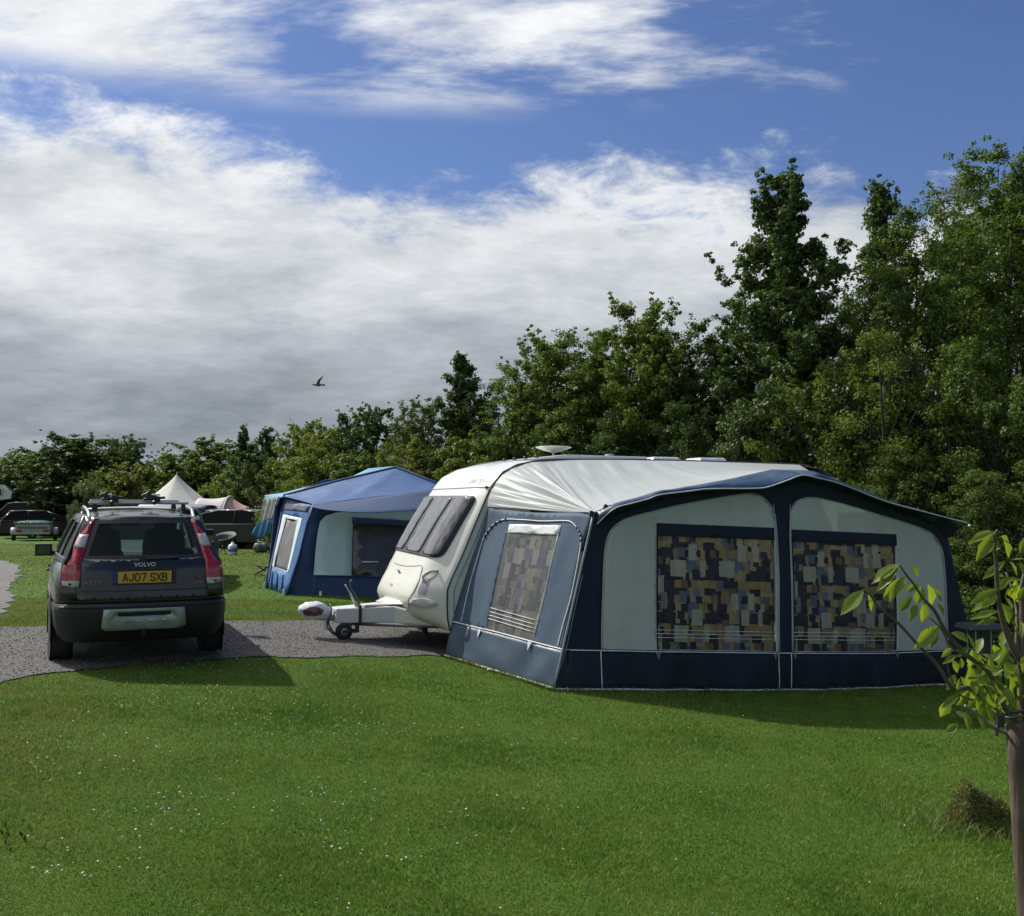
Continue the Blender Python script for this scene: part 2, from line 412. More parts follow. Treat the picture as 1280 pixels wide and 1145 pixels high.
# loose stones on the drive
def stones(n, poly, box, s0, s1, m, name):
    x = rng.uniform(box[0], box[1], n); y = rng.uniform(box[2], box[3], n); k = inpoly(x, y, poly); x, y = x[k], y[k]; n = len(x)
    octa = np.array([(1, 0, 0), (0, 1, 0), (-1, 0, 0), (0, -1, 0), (0, 0, .8), (0, 0, -.5)], float)
    of = np.array([(0, 1, 4), (1, 2, 4), (2, 3, 4), (3, 0, 4), (1, 0, 5), (2, 1, 5), (3, 2, 5), (0, 3, 5)])
    s = rng.uniform(s0, s1, (n, 1, 1)); q = octa[None]*rng.uniform(.6, 1.3, (n, 6, 1))*s
    a = rng.uniform(0, 6.28, n); ca, sa = np.cos(a), np.sin(a)
    P_ = np.stack([q[..., 0]*ca[:, None]-q[..., 1]*sa[:, None]+x[:, None], q[..., 0]*sa[:, None]+q[..., 1]*ca[:, None]+y[:, None], q[..., 2]+(Gn(x, y)+.016)[:, None]], -1)
    F_ = (np.arange(n)[:, None, None]*6+of[None]).reshape(-1, 3)
    return tag(from_np(name, P_.reshape(-1, 3), F_, m, rnd=np.repeat(rng.random(n), 8)), 'loose grey stones lying over the gravel drive', None, None, 'stuff')
ms_ = bpy.data.materials.new('stone'); ms_.use_nodes = True; t = ms_.node_tree; a_ = t.nodes.new('ShaderNodeAttribute'); a_.attribute_name = 'rnd'
t.links.new(NE(t, a_.outputs['Fac']).ramp([(0, (.07, .067, .064)), (.6, (.18, .172, .162)), (1, (.36, .35, .33))]), t.nodes['Principled BSDF'].inputs['Base Color'])
t.nodes['Principled BSDF'].inputs['Roughness'].default_value = .8
stones(30000, drive, (-8, 2.5, 8.8, 15.5), .004, .011, ms_, 'gravel_stones')

# lawn blades: fine and dense near the camera, coarser further out
allgravel = [drive, path]
def blades(n, d0, d1, hmin, hmax, name, m, wide=1.0, pw=1.6):
    u = rng.random(n); k = 1-pw
    d = (d0**(k+1)+u*(d1**(k+1)-d0**(k+1)))**(1/(k+1)) if abs(k+1) > 1e-6 else d0*(d1/d0)**u
    x = rng.uniform(-1, 1, n)*(.56*d+1.3); y = d
    jx, jy = rng.normal(0, .07, n), rng.normal(0, .07, n); keep = ~inpoly(x+jx, y+jy, drive) & ~inpoly(x+jx, y+jy, path)
    x, y, d = x[keep], y[keep], d[keep]; n = len(x)
    patch = np.array(.5+.5*np.sin(x*1.9+np.sin(y*1.3)*1.7)*np.sin(y*2.3+np.sin(x*2.1)))
    h = rng.uniform(hmin, hmax, n)*(.6+.8*patch**2); a = rng.uniform(0, 6.283, n); w = (.0012+.00040*d)*wide*rng.uniform(.7, 1.3, n)
    lean = rng.normal(0, .55, (n, 2))*h[:, None]
    z = Gn(x, y); b0 = np.stack([x-np.cos(a)*w, y-np.sin(a)*w, z-.004], -1); b1 = np.stack([x+np.cos(a)*w, y+np.sin(a)*w, z-.004], -1)
    tp = np.stack([x+lean[:, 0], y+lean[:, 1], z+h], -1)
    V_ = np.stack([b0, b1, tp], 1).reshape(-1, 3); F_ = np.arange(3*n).reshape(-1, 3)
    return tag(from_np(name, V_, F_, m, rnd=rng.random(n)), None, None, None, 'stuff')
def grassmat(name, c1, c2, dry, amt):
    m = bpy.data.materials.new(name); m.use_nodes = True; t = m.node_tree; b = t.nodes['Principled BSDF']
    a = t.nodes.new('ShaderNodeAttribute'); a.attribute_name = 'rnd'; r = NE(t, a.outputs['Fac'])
    tcn = t.nodes.new('ShaderNodeTexCoord'); n = nnoise(t, tcn.outputs['Object'], .55, 5, .6); n2 = nnoise(t, tcn.outputs['Object'], 3.2, 4, .6)
    sx = t.nodes.new('ShaderNodeSeparateXYZ'); t.links.new(tcn.outputs['Object'], sx.inputs[0])
    worn = NE(t, sx.outputs[0]).lin(-4.6, -1.6, .22, 0) + NE(t, sx.outputs[1]).lin(12, 22, 0, .06)
    c = mixc(t, (r*.4+(n-.5)*2.0+(n2-.5)*1.5+.3).max(0).min(1), c1, c2)
    c = mixc(t, ((r*.35+n*.6+n2*.45)+worn).step(.70, 1.0)*amt, c, dry)
    t.links.new(c, b.inputs['Base Color']); b.inputs['Roughness'].default_value = .55; b.inputs['Specular IOR Level'].default_value = .25
    tr = t.nodes.new('ShaderNodeBsdfTranslucent'); t.links.new(c, tr.inputs[0]); ms = t.nodes.new('ShaderNodeMixShader'); ms.inputs[0].default_value = .35
    t.links.new(b.outputs[0], ms.inputs[1]); t.links.new(tr.outputs[0], ms.inputs[2]); t.links.new(ms.outputs[0], t.nodes['Material Output'].inputs[0]); return m
m_blade = grassmat('grass_blade', (.062, .140, .013), (.155, .258, .034), (.22, .215, .06), .85)
o = blades(740000, 4.0, 17, .012, .029, 'grass', m_blade); o['label'] = 'short mown grass of the lawn in front of the awning'
o = blades(95000, 16.5, 46, .02, .045, 'grass', m_blade, 1.6, 1.0); o['label'] = 'short mown grass of the field behind the gravel drive'
# tiny white clover heads and a few yellow ones
def flowers(n, name, m, label, zone, s0, s1):
    pts = []
    while len(pts) < n:
        q = zone(); x, y = q
        if not (inpoly(np.array([x]), np.array([y]), drive)[0]): pts.append((x, y))
    v = []; f = []; k = 7
    for x, y in pts:
        s = random.uniform(s0, s1); z = G(x, y)+random.uniform(.025, .045); b0 = len(v); tx, ty = random.uniform(-.4, .4), random.uniform(-.4, .4)
        v.append((x, y, z+s*.5))
        for i in range(k):
            a = 6.283*i/k; r = s*random.uniform(.8, 1.15); cx, cy = math.cos(a)*r, math.sin(a)*r; v.append((x+cx, y+cy, z+tx*cx+ty*cy))
        v.append((x, y, z-s*.5))
        for i in range(k): f.append((b0, b0+1+i, b0+1+(i+1) % k)); f.append((b0+k+1, b0+1+(i+1) % k, b0+1+i))
    return tag(from_np(name, np.array(v), np.array(f), m), label, None, None, 'stuff')
def z_left():
    while True:
        y = random.uniform(4.6, 11.5); x = random.gauss(-.30, .14)*y
        if mnoise.noise((x*.9, y*.9, 5)) > -.15+random.random()*.35: return x, y
def z_all(): y = random.uniform(4.6, 12); return random.uniform(-.5, .5)*y, y
flowers(330, 'clover_flowers', mat('clover_white', (.62, .62, .55), .7), 'scattered small white clover heads in the lawn, thickest on the left', z_left, .005, .009)
flowers(70, 'clover_flowers', mat('clover_white', (.62, .62, .55), .7), 'sparse white daisies over the open lawn', z_all, .004, .007)
flowers(9, 'buttercups', mat('yellow_petal', (.75, .55, .03), .5), 'a few yellow buttercups dotted over the lawn', z_all, .007, .010)
# ================================================================== CARAVAN (local x = length from its front, y = across away from camera, z = world height)
CR = math.atan2(.398, .917)
CM = Matrix.Translation((-.81, 12.4, 0)) @ Matrix.Rotation(CR, 4, 'Z'); CI = CM.inverted()
def lray(px, py, I=None):
    I = I or CI; o = I @ Vector((0, 0, EYE)); d = (I.to_3x3() @ ray(px, py)); return o, d
def lplane(px, py, p0, n, I=None):
    o, d = lray(px, py, I); k = (Vector(p0)-o).dot(Vector(n))/d.dot(Vector(n)); return o+d*k
def LG(t, w):                       # ground height under a caravan-local point
    p = CM @ Vector((t, w, 0)); return G(p.x, p.y)
W = 2.2
SEAM = [(.37, .05), (.5, .02), (.67, .01), (.87, .012), (1.0, .06), (1.29, .206), (1.7, .385), (2.0, .52), (2.14, .586), (2.2, .625), (2.32, .73), (2.42, .93), (2.48, 1.2), (2.515, 1.6)]
CENT = [(.37, .04), (.45, -.16), (.55, -.30), (.75, -.37), (.92, -.29), (1.0, -.24), (1.29, -.09), (1.7, .15), (2.0, .35), (2.14, .47), (2.2, .53), (2.32, .64), (2.42, .85), (2.48, 1.1), (2.515, 1.5)]
def bulge(w): u = min(w, W-w); return sst(-.05, .42, u)**.8 if u > 0 else 0
def CF(w, z):
    a = interp(SEAM, z); b = interp(CENT, z); k = bulge(w)
    return a+(b-a)*k
def cfhit(px, py):
    """point of the caravan's front face seen at a pixel -> (w, z)"""
    o, d = lray(px, py); k = (0-o.y+1.0)/d.y if abs(d.y) > 1e-6 else 0
    lo, hi_ = 9.0, 18.0
    # march for the first crossing of x = CF
    prev = None
    for i in range(900):
        s = lo+(hi_-lo)*i/900; p = o+d*s
        if 0 <= p.y <= W:
            v = p.x-CF(p.y, p.z)
            if prev is not None and prev < 0 <= v: return (p.y, p.z)
            prev = v
    return (p.y, p.z)
def cfmap(off=0.0):
    def f(w, z):
        e = .02; tx = (CF(w+e, z)-CF(w-e, z))/(2*e); tz = (CF(w, z+e)-CF(w, z-e))/(2*e)
        n = Vector((-1, tx, tz)).normalized(); return Vector((CF(w, z), w, z))+n*off
    return f
m_white = mat('caravan_white', (.60, .62, .61), .32, var=.04, coat=.3, dirt=.25, dirtcol=(.45, .47, .42), scale=2)
m_cream = mat('caravan_cream', (.61, .61, .55), .34, var=.03, coat=.35, dirt=.3, dirtcol=(.48, .47, .38), scale=2)
m_seal = mat('rubber_seal', (.02, .02, .022), .6)
m_black = mat('black_plastic', (.018, .018, .02), .45)
m_rubber = mat('tyre_rubber', (.022, .022, .022), .8, bump=.002, bscale=60)
m_steel = mat('galvanised_steel', (.42, .43, .44), .42, metal=.85, dirt=.4, dirtcol=(.15, .11, .08))
m_grey = mat('grey_plastic', (.30, .31, .32), .5)
m_chrome = mat('chrome', (.8, .8, .8), .12, metal=1)
caravan = thing('caravan', 'white and cream touring caravan with three grey front windows, attached behind the large patterned awning', 'caravan', (-.81, 12.4, 0), CR)

LEN = 6.3
def rearx(z): return LEN+interp([(.37, 0), (.8, .06), (1.6, .0), (2.1, -.08), (2.3, -.18), (2.45, -.45), (2.52, -.9)], z)
def topz(t): return interp([(1.2, 2.48), (1.6, 2.515), (2.2, 2.53), (3.3, 2.535), (4.8, 2.525), (5.4, 2.515), (LEN, 2.45)], t)
# body shell: front moulding
mb = MB()
zs = [.37+(2.14-.37)*i/34 for i in range(35)]; wsl = [0, .02, .05, .1, .16, .24, .34, .46, .7, 1.1, 1.5, 1.74, 1.86, 1.96, 2.04, 2.1, 2.15, 2.18, 2.2]
vs = [(CF(w, z), w, z) for z in zs for w in wsl]; n = len(wsl)
mb.add(vs, [(j*n+i, j*n+i+1, (j+1)*n+i+1, (j+1)*n+i)[::-1] for j in range(len(zs)-1) for i in range(n-1)], True)
mb.build('front_panel', m_cream, caravan)
# sides (near and far) cut to the profile
prof = [(interp(SEAM, z), z) for z in [.37+i*.045 for i in range(48)] if z < 2.5]+[(1.3, 2.49), (2.2, 2.50), (3.5, 2.505), (4.8, 2.495), (5.4, 2.46)]+[(rearx(z), z) for z in (2.3, 2.1, 1.6, .8, .37)]
for w0, s in ((0.0, 1), (W, -1)):
    mb = MB(); holes = []
    # side windows, three each side
    wins = [[(1.15, 1.32), (2.15, 1.32), (2.15, 1.95), (1.15, 1.95)], [(2.75, 1.45), (3.55, 1.45), (3.55, 1.95), (2.75, 1.95)], [(4.5, 1.32), (5.6, 1.32), (5.6, 1.95), (4.5, 1.95)]]
    mb.panel(prof, wins, lambda a, b: (a, w0, b)); mb.build('side_wall', m_white, caravan)
    for q in wins:
        cx, cz = (q[0][0]+q[1][0])/2, (q[0][1]+q[2][1])/2
        g = MB(); g.box((cx, w0+.004*s, cz), (q[1][0]-q[0][0]+.02, .02, q[2][1]-q[0][1]+.02)); wo_ = g.build('window', m_seal, caravan, bevel=.006)
        g = MB(); g.box((cx, w0-.012*s, cz), (q[1][0]-q[0][0]-.05, .016, q[2][1]-q[0][1]-.05)); g.build('pane', mat('acrylic', (.05, .055, .06), .08, coat=.6), wo_, bevel=.01)
# roof skin, with forehead
mb = MB(); path_ = [(2.14, 0)]+[(z, 0) for z in (2.155, 2.18, 2.2, 2.24, 2.28, 2.32, 2.37, 2.42, 2.45, 2.48, 2.5)]
rows = [[(CF(w, z)-.006, w, z+.0) for w in wsl] for z, _ in path_]
for tt in (1.7, 2.1, 2.8, 3.6, 4.4, 5.0, 5.4): rows.append([(tt, w, topz(tt)-.02+.05*math.sin(math.pi*w/W)**.6) for w in wsl])
for zz in (2.45, 2.3, 2.1, 1.6, .8, .37): rows.append([(rearx(zz)+.04*math.sin(math.pi*w/W), w, zz) for w in wsl])
for i, r_ in enumerate(rows):
    if 6 <= i < 12: rows[i] = [(a, w, z+.03*math.sin(math.pi*w/W)**.6*(i-5)/7) for a, w, z in r_]
mb.add([p for r_ in rows for p in r_], [(j*n+i, j*n+i+1, (j+1)*n+i+1, (j+1)*n+i)[::-1] for j in range(len(rows)-1) for i in range(n-1)], True)
mb.build('roof', m_white, caravan)
mb = MB(); mb.box((LEN/2+.1, W/2, .40), (LEN-.25, W-.06, .05)); mb.build('floor', m_black, caravan)
# chassis, wheels
mb = MB(); [mb.box((3.0, w, .34), (5.4, .05, .12)) for w in (.55, 1.65)]; mb.box((3.5, 1.1, .28), (.08, 1.9, .08)); mb.build('chassis', m_steel, caravan)
for w in (.12, W-.12):
    g = MB(); zc = LG(3.5, w)+.31; g.lathe([(.19, -.08), (.29, -.085), (.31, -.06), (.31, .06), (.29, .085), (.19, .08)], (3.5, w, zc), 'Y', 28); wh = g.build('wheel', m_rubber, caravan)
    g = MB(); g.lathe([(.0, -.05), (.06, -.07), (.17, -.05), (.19, -.075), (.19, .075), (.17, .05), (0, .05)], (3.5, w, zc), 'Y', 24); g.build('rim', m_steel, wh)
# seam line between forehead and front panel and down the corner
mb = MB(); mb.tube([cfmap(.002)(w, 2.14) for w in np.linspace(.01, W-.01, 30)], .009, 6); mb.build('awning_seam', m_grey, caravan)
mb = MB(); mb.tube([(interp(SEAM, z)+.004, -.004, z) for z in np.linspace(.38, 2.13, 40)], .010, 6); mb.build('corner_trim', m_seal, caravan)
mb = MB(); mb.tube([(interp(SEAM, z)+.09, -.006, z) for z in np.linspace(.5, 2.0, 30)], .006, 6); mb.build('corner_trim', m_grey, caravan)
rail = [(interp(SEAM, z)+.012, -.012, z+.004) for z in (2.14, 2.2, 2.26, 2.32, 2.37, 2.42, 2.45, 2.48, 2.5)]+[(tt, -.012, topz(tt)-.008) for tt in (1.8, 2.4, 3.3, 4.2, 5.0, 5.6)]
mb = MB(); mb.tube(spline(rail, 4), .012, 6); mb.build('awning_rail', mat('dark_alloy', (.10, .105, .11), .4, metal=.6), caravan)
g = MB(); p = cfmap(.012)(.05, 2.135); g.lathe([(.0, -.012), (.02, -.012), (.02, .012), (0, .012)], p, 'X', 10); g.build('cap', m_black, caravan)
# front windows: three tinted panes on a dark surround
def quadpx(pts): return [cfhit(*p) for p in pts]
def lerpq(q, u, v):
    a = Vector(q[0]).lerp(Vector(q[1]), u); b_ = Vector(q[3]).lerp(Vector(q[2]), u); return a.lerp(b_, v)
WQ = [(1.94, 1.30), cfhit(554, 697.5), cfhit(598, 620.5), (1.94, 2.04)]   # bottom far, bottom near, top near, top far
def round_poly(q, r=.12, n=4):
    o = []
    for i in range(4):
        p, c, d = Vector(q[i-1]), Vector(q[i]), Vector(q[(i+1) % 4]); a = c+(p-c).normalized()*r; b_ = c+(d-c).normalized()*r
        for k in range(n+1): s = k/n; o.append(tuple(a.lerp(c, s).lerp(c.lerp(b_, s), s)))
    return o
def wsort(q): return q
front_win = MB(); front_win.panel(round_poly(WQ, .09), (), cfmap(.006), .15); fw = front_win.build('window_surround', m_seal, caravan, solid=.012)
m_pane = bpy.data.materials.new('front_window_tint'); m_pane.use_nodes = True; t = m_pane.node_tree; b = t.nodes['Principled BSDF']
tcn = t.nodes.new('ShaderNodeTexCoord'); mp = t.nodes.new('ShaderNodeMapping'); mp.inputs['Scale'].default_value = (3, 9, 1.6); mp.inputs['Rotation'].default_value = (.5, 0, 0); t.links.new(tcn.outputs['Object'], mp.inputs[0])
nz = nnoise(t, mp.outputs[0], 1.6, 4, .5, 1.2); t.links.new(mixc(t, nz.lin(.35, .68), (.060, .058, .068), (.17, .165, .185)), b.inputs['Base Color'])
b.inputs['Roughness'].default_value = .12; b.inputs['Coat Weight'].default_value = .4
for u0, u1 in ((.02, .265), (.335, .685), (.755, .975)):
    q = [lerpq(WQ, u0, .035), lerpq(WQ, u1, .035), lerpq(WQ, u1, .965), lerpq(WQ, u0, .965)]
    g = MB(); g.panel(round_poly([tuple(a) for a in q], .05), (), cfmap(.018), .15); wn = g.build('window', m_pane, caravan, solid=.014)
    for uu in (.12, .88):
        c_ = cfmap(.026)(*(lambda a: (a.x, a.y))(Vector(q[3]).lerp(Vector(q[2]), uu)*.97+Vector(q[0]).lerp(Vector(q[1]), uu)*.03)); g = MB(); g.box(c_, (.018, .022, .03)); g.build('catch', m_chrome, wn, bevel=.004)
# locker lid outline, handle, mark, grab handles, lamps
def line_on(pts, r, m, name, off=.001, closed=False, n=6):
    q = [cfhit(*p) for p in pts]; 
    if closed: q.append(q[0])
    s = spline(q, 5); mb_ = MB(); mb_.tube([cfmap(off)(a[0], a[1]) for a in s], r, n); return mb_.build(name, m, caravan)
def z4(x, y): return (380+x/4.404, 560+y/4.404)
m_gap = mat('panel_gap', (.10, .10, .09), .8)
line_on([z4(*p) for p in ((495, 630), (520, 642), (560, 650), (610, 650), (650, 650), (645, 690), (630, 740), (600, 800), (578, 870), (560, 873), (530, 855), (480, 832), (430, 850))], .0045, m_gap, 'locker_lid')
g = MB(); c0 = cfhit(*z4(528, 684)); g.box(cfmap(.012)(*c0), (.02, .05, .075), Matrix.Rotation(-.5, 3, 'Y')); g.build('locker_latch', m_grey, caravan, bevel=.008)
for s, pts in ((1, ((662, 728), (668, 715), (690, 696), (715, 684), (735, 676))), (1, ((432, 690), (418, 690), (413, 672), (420, 652), (438, 642)))):
    q = [cfhit(*z4(*p)) for p in pts] if pts[0][0] > 600 else [(2.02, .93), (2.05, .98), (2.06, 1.05), (2.03, 1.12), (1.98, 1.16)]
    q3 = [cfmap(o_)(*a) for a, o_ in zip(q, (0, .05, .065, .05, 0))]
    g = MB(); g.tube(spline(q3, 4), .014, 8); g.build('grab_handle', m_white, caravan)
line_on([z4(*p) for p in ((655, 740), (660, 710), (685, 690), (720, 678), (738, 673), (735, 695), (705, 718), (672, 742))], .004, m_gap, 'handle_recess', closed=True)
c0 = cfhit(*z4(655, 852)); g = MB()
g.panel([(c0[0]+.14*math.cos(a), c0[1]+.055*math.sin(a)) for a in np.linspace(0, 6.28, 20)[:-1]], (), cfmap(.008), .08); lp = g.build('lamp_pod', m_white, caravan, solid=.012)
g = MB(); g.panel([(c0[0]-.02+.09*math.cos(a), c0[1]-.005+.035*math.sin(a)) for a in np.linspace(0, 6.28, 20)[:-1]], (), cfmap(.018), .08); g.build('lens', mat('lamp_lens', (.55, .56, .55), .1, coat=.5), lp, solid=.008)
c0 = (1.98, .66); g = MB(); g.panel([(c0[0]+.07*math.cos(a), c0[1]+.04*math.sin(a)) for a in np.linspace(0, 6.28, 16)[:-1]], (), cfmap(.01), .08); g.build('lamp_pod', mat('amber', (.6, .32, .08), .2), caravan, solid=.01)
def on_front(w, z, off):
    p = cfmap(off)(w, z); e = .03; a = (cfmap(off)(w-e, z)-cfmap(off)(w+e, z)).normalized(); u = (cfmap(off)(w, z+e)-cfmap(off)(w, z-e)); nn = a.cross(u).normalized(); u = nn.cross(a)
    return Matrix.Translation(p) @ Matrix((a, u, nn)).transposed().to_4x4()
w0, z0 = cfhit(595, 603.5)
text('CHARISMA', .105, on_front(w0, 2.225, .004), mat('faint_decal', (.42, .44, .43), .5), caravan)
w0, z0 = cfhit(491.5, 728); text('Swift', .055, on_front(1.25, .86, .004), mat('faint_decal', (.42, .44, .43), .5), caravan)
w0, z0 = cfhit(531, 732)
g = MB(); g.panel([(w0-.05, z0-.12), (w0+.04, z0-.10), (w0+.06, z0+.10), (w0-.03, z0+.08)], (), cfmap(.003), .08); g.build('sticker', mat('sticker_grey', (.33, .33, .36), .5), caravan)
# A-frame fairing
m_fair = mat('fairing', (.58, .59, .57), .42, var=.05, dirt=.3, dirtcol=(.35, .35, .30))
zt, zb = .625, .42
mb = MB(); F = [(-1.13, .96), (-1.13, 1.24), (-.42, 1.45), (-.42, .75)]
top_ = [(x, y, zt-.02*(x < -1)) for x, y in F]; bot = [(x, y, zb) for x, y in F]
mb.add(top_+bot, [(0, 3, 2, 1), (4, 5, 6, 7), (0, 4, 7, 3), (3, 7, 6, 2), (2, 6, 5, 1), (1, 5, 4, 0)]); mb.box((-.62, .93, zt+.012), (.34, .16, .03)); fr_ = mb.build('hitch_fairing', m_fair, caravan, bevel=.018)
for s in (1, -1):
    def yy(v): return 1.1+s*(v-1.1)
    mb = MB(); a = [(-.44, yy(.76), .64), (-.44, yy(.76), .40), (.04, yy(.20), .50), (.04, yy(.20), .40), (-.10, yy(1.1), .66), (-.10, yy(1.1), .40), (-.44, yy(1.0), .64), (-.44, yy(1.0), .40)]
    fs = [(0, 1, 3, 2), (0, 2, 4, 6), (1, 7, 5, 3), (0, 6, 7, 1), (2, 3, 5, 4)]
    mb.add(a, fs if s > 0 else [f[::-1] for f in fs]); mb.build('fairing_wing', m_cream, caravan, bevel=.03, seg=3)
mb = MB(); mb.add([(-.12, .45, .66), (-.12, 1.75, .66), (-.5, 1.35, .64), (-.5, .85, .64), (-.25, .75, .72), (-.25, 1.45, .72)], [(0, 3, 4), (3, 2, 5, 4), (2, 1, 5), (0, 4, 5, 1)]); mb.build('fairing_hump', m_cream, caravan, solid=.01)
g = MB(); g.box((-.845, .86, .525), (.035, .03, .23)); g.box((-.845, .99, .638), (.035, .28, .02)); g.build('strap', m_black, caravan, bevel=.004)
mb = MB(); mb.tube([(-1.38, 1.1, .50), (-1.0, 1.1, .47)], .045, 10); mb.tube([(-.95, 1.02, .41), (.2, .4, .38)], .03, 6); mb.tube([(-.95, 1.18, .41), (.2, 1.8, .38)], .03, 6); mb.build('drawbar', m_steel, caravan)
# brake lever, jockey wheel
g = MB(); g.tube([(-.86, 1.02, .63), (-.93, 1.02, .78), (-1.0, 1.02, .90)], [.016, .013, .011], 8); g.build('brake_lever', m_steel, caravan)
g = MB(); g.tube([(-.80, 1.05, .63), (-.86, 1.05, .76), (-.93, 1.05, .86), (-.93, 1.05, .93)], .010, 6); g.tube([(-.93, 1.05, .92), (-.90, 1.05, .95)], .018, 8); g.build('handbrake', m_black, caravan)
gz = LG(-1.0, .98)
g = MB(); g.lathe([(.04, -.03), (.085, -.04), (.105, -.03), (.112, 0), (.105, .03), (.085, .04), (.04, .03)], (-1.03, .95, gz+.112), 'Y', 26); jw = g.build('jockey_wheel', m_rubber, caravan)
g = MB(); g.lathe([(0, -.035), (.045, -.032), (.06, -.02), (.06, .02), (0, .032)], (-1.03, .95, gz+.112), 'Y', 16); g.build('hub', m_grey, jw)
g = MB(); g.box((-.96, .895, gz+.115), (.20, .012, .035)); g.box((-.96, 1.005, gz+.115), (.20, .012, .035)); g.box((-.86, .95, gz+.17), (.03, .11, .15)); g.tube([(-.86, .95, gz+.15), (-.86, .95, .62)], .024, 10); g.build('fork', m_black, jw)
for dx, l in ((0, .1), (.03, .13)):
    pts = [(-1.22, .98, .50), (-1.24+dx, .95, .38), (-1.12+dx, .93, .30-l*.3), (-.98, .93, .36), (-.9, .95, .42)]; g = MB(); g.tube(spline(pts, 5), .010, 6); g.build('cable', m_black, caravan)
for i in range(4):
    g = MB(); x = -1.27+.02*i; g.tube([(x, .97, .46), (x-.01, .965, .40), (x+.012, .97, .34)], .003, 5); g.build('dangling_cord', m_black, caravan)
mb = MB(); mb.box((-.02, .75, .33), (.07, .07, .12)); mb.box((0, .75, .25), (.05, .05, .05)); mb.build('corner_steady', m_black, caravan, bevel=.01)
g = MB(); g.lathe([(0, 0), (.03, 0), (.03, .05), (0, .06)], (-.10, .78, .33), 'X', 10); g.build('marker', m_white, caravan)
# roof fittings
rz_ = 2.555
mb = MB(); mb.add([(1.18, .22, rz_-.045), (1.18, 1.95, rz_-.035), (1.75, 1.95, rz_+.04), (1.75, .22, rz_+.03), (3.0, .22, rz_+.025), (3.0, 1.95, rz_+.035), (1.75, .22, rz_-.05), (1.75, 1.95, rz_-.05), (3.0, .22, rz_-.05), (3.0, 1.95, rz_-.05)],
                  [(0, 3, 2, 1), (3, 4, 5, 2), (0, 6, 3), (6, 8, 4, 3), (1, 2, 7), (7, 2, 5, 9), (8, 9, 5, 4)]); rt = mb.build('roof_tray', m_white, caravan, bevel=.01)
for w in (.42, .78, 1.14, 1.5): g = MB(); g.lathe([(0, 0), (.03, .0), (.028, .03), (0, .038)], (1.42, w, rz_-.008), 'Z', 10); g.build('bolt_cap', m_black, rt)
g = MB(); g.lathe([(.0, 2.66), (.05, 2.665), (.15, 2.69), (.255, 2.728), (.26, 2.735), (.24, 2.742), (.1, 2.752), (0, 2.754)], (2.0, 1.1, 0), 'Z', 32); g.tube([(2.0, 1.1, 2.54), (2.0, 1.1, 2.68)], .02, 10); g.build('television_aerial', m_cream, caravan)
g = MB(); g.lathe([(.045, 2.5), (.045, 2.62), (.062, 2.625), (.062, 2.66), (.035, 2.665), (0, 2.667)], (2.98, 1.25, 0), 'Z', 16); g.build('flue', m_grey, caravan)
for tt, ww in ((4.55, 1.1), (3.8, 1.2)):
    g = MB(); g.box((tt, ww, 2.585), (.55, .5, .09), taper=.8); g.build('rooflight', mat('rooflight_dome', (.55, .58, .6), .2, coat=.5), caravan, bevel=.03, seg=3)

# plastic bag tied over the coupling: own thing, it would lift off
bag = thing('hitch_cover', 'crumpled white plastic bag tied over the caravan coupling', 'hitch cover', tuple(CM @ Vector((-1.33, 1.1, .2))), CR)
def bagf(u, v):
    a = 6.283*u; p_ = math.pi*v; r = math.sin(p_)**.7
    q = Vector((-.21*math.cos(p_), .13*r*math.cos(a), .105*r*math.sin(a)))
    nn = mnoise.noise_vector(q*9+Vector((1, 2, 3)))*.022+mnoise.noise_vector(q*24)*.010; q += nn*min(1, r*2)
    return Matrix.Rotation(R(8), 3, 'Y') @ q+Vector((-.04, 0, .375))
g = MB(); g.grid(bagf, 36, 20)
mbag = bpy.data.materials.new('dark_mouth_bag'); mbag.use_nodes = True; t = mbag.node_tree; b = t.nodes['Principled BSDF']; tcn = t.nodes.new('ShaderNodeTexCoord')
s_ = t.nodes.new('ShaderNodeSeparateXYZ'); t.links.new(tcn.outputs['Object'], s_.inputs[0]); xx, zz = NE(t, s_.outputs[0])+.08, NE(t, s_.outputs[2])-.375
n_ = nnoise(t, tcn.outputs['Object'], 18, 4, .6); rr = ((xx*xx)/.019+(zz*zz)/.0042)+(n_-.5)*.7
t.links.new(mixc(t, rr.step(.8, 1.0), mixc(t, n_.lin(.42, .6), (.055, .045, .07), (.26, .12, .10)), mixc(t, n_.lin(.35, .6), (.42, .45, .58), (.78, .78, .76))), b.inputs['Base Color']); b.inputs['Roughness'].default_value = .3  # dark brown oval paints the dim open inside of the bag
g.build('bag', mbag, bag)
g = MB(); g.tube([Vector((.15, .10*math.cos(a), .37+.085*math.sin(a))) for a in np.linspace(0, 6.28, 18)], .008, 6); g.build('tie', m_black, bag)
# ================================================================== LARGE AWNING (same local frame as the caravan)
m_navy = mat('navy_canvas', (.014, .022, .038), .75, var=.15, scale=2, bump=.004, bscale=7, spec=.3, transl=.06)
m_slate = mat('slate_blue_canvas', (.060, .100, .150), .7, var=.10, scale=2, bump=.004, bscale=4, spec=.35, transl=.12)
m_skirt = mat('slate_vinyl', (.045, .072, .108), .42, var=.12, scale=2, bump=.006, bscale=3.5, spec=.5)
m_sage = mat('pale_green_canvas', (.55, .59, .54), .8, var=.06, scale=3, bump=.0025, bscale=9, spec=.2, transl=.26)
m_roofw = mat('white_pvc', (.54, .575, .565), .5, var=.05, scale=1.5, bump=.003, bscale=6, spec=.4, transl=.30, dirt=.25, dirtcol=(.45, .49, .48))
m_canopy = mat('blue_canopy', (.035, .066, .12), .35, var=.2, scale=4, bump=.012, bscale=7, spec=.6)
m_pipe = mat('white_piping', (.62, .64, .64), .5)
m_vinyl = glass('clear_vinyl', (.95, .96, .97), .04, .08)
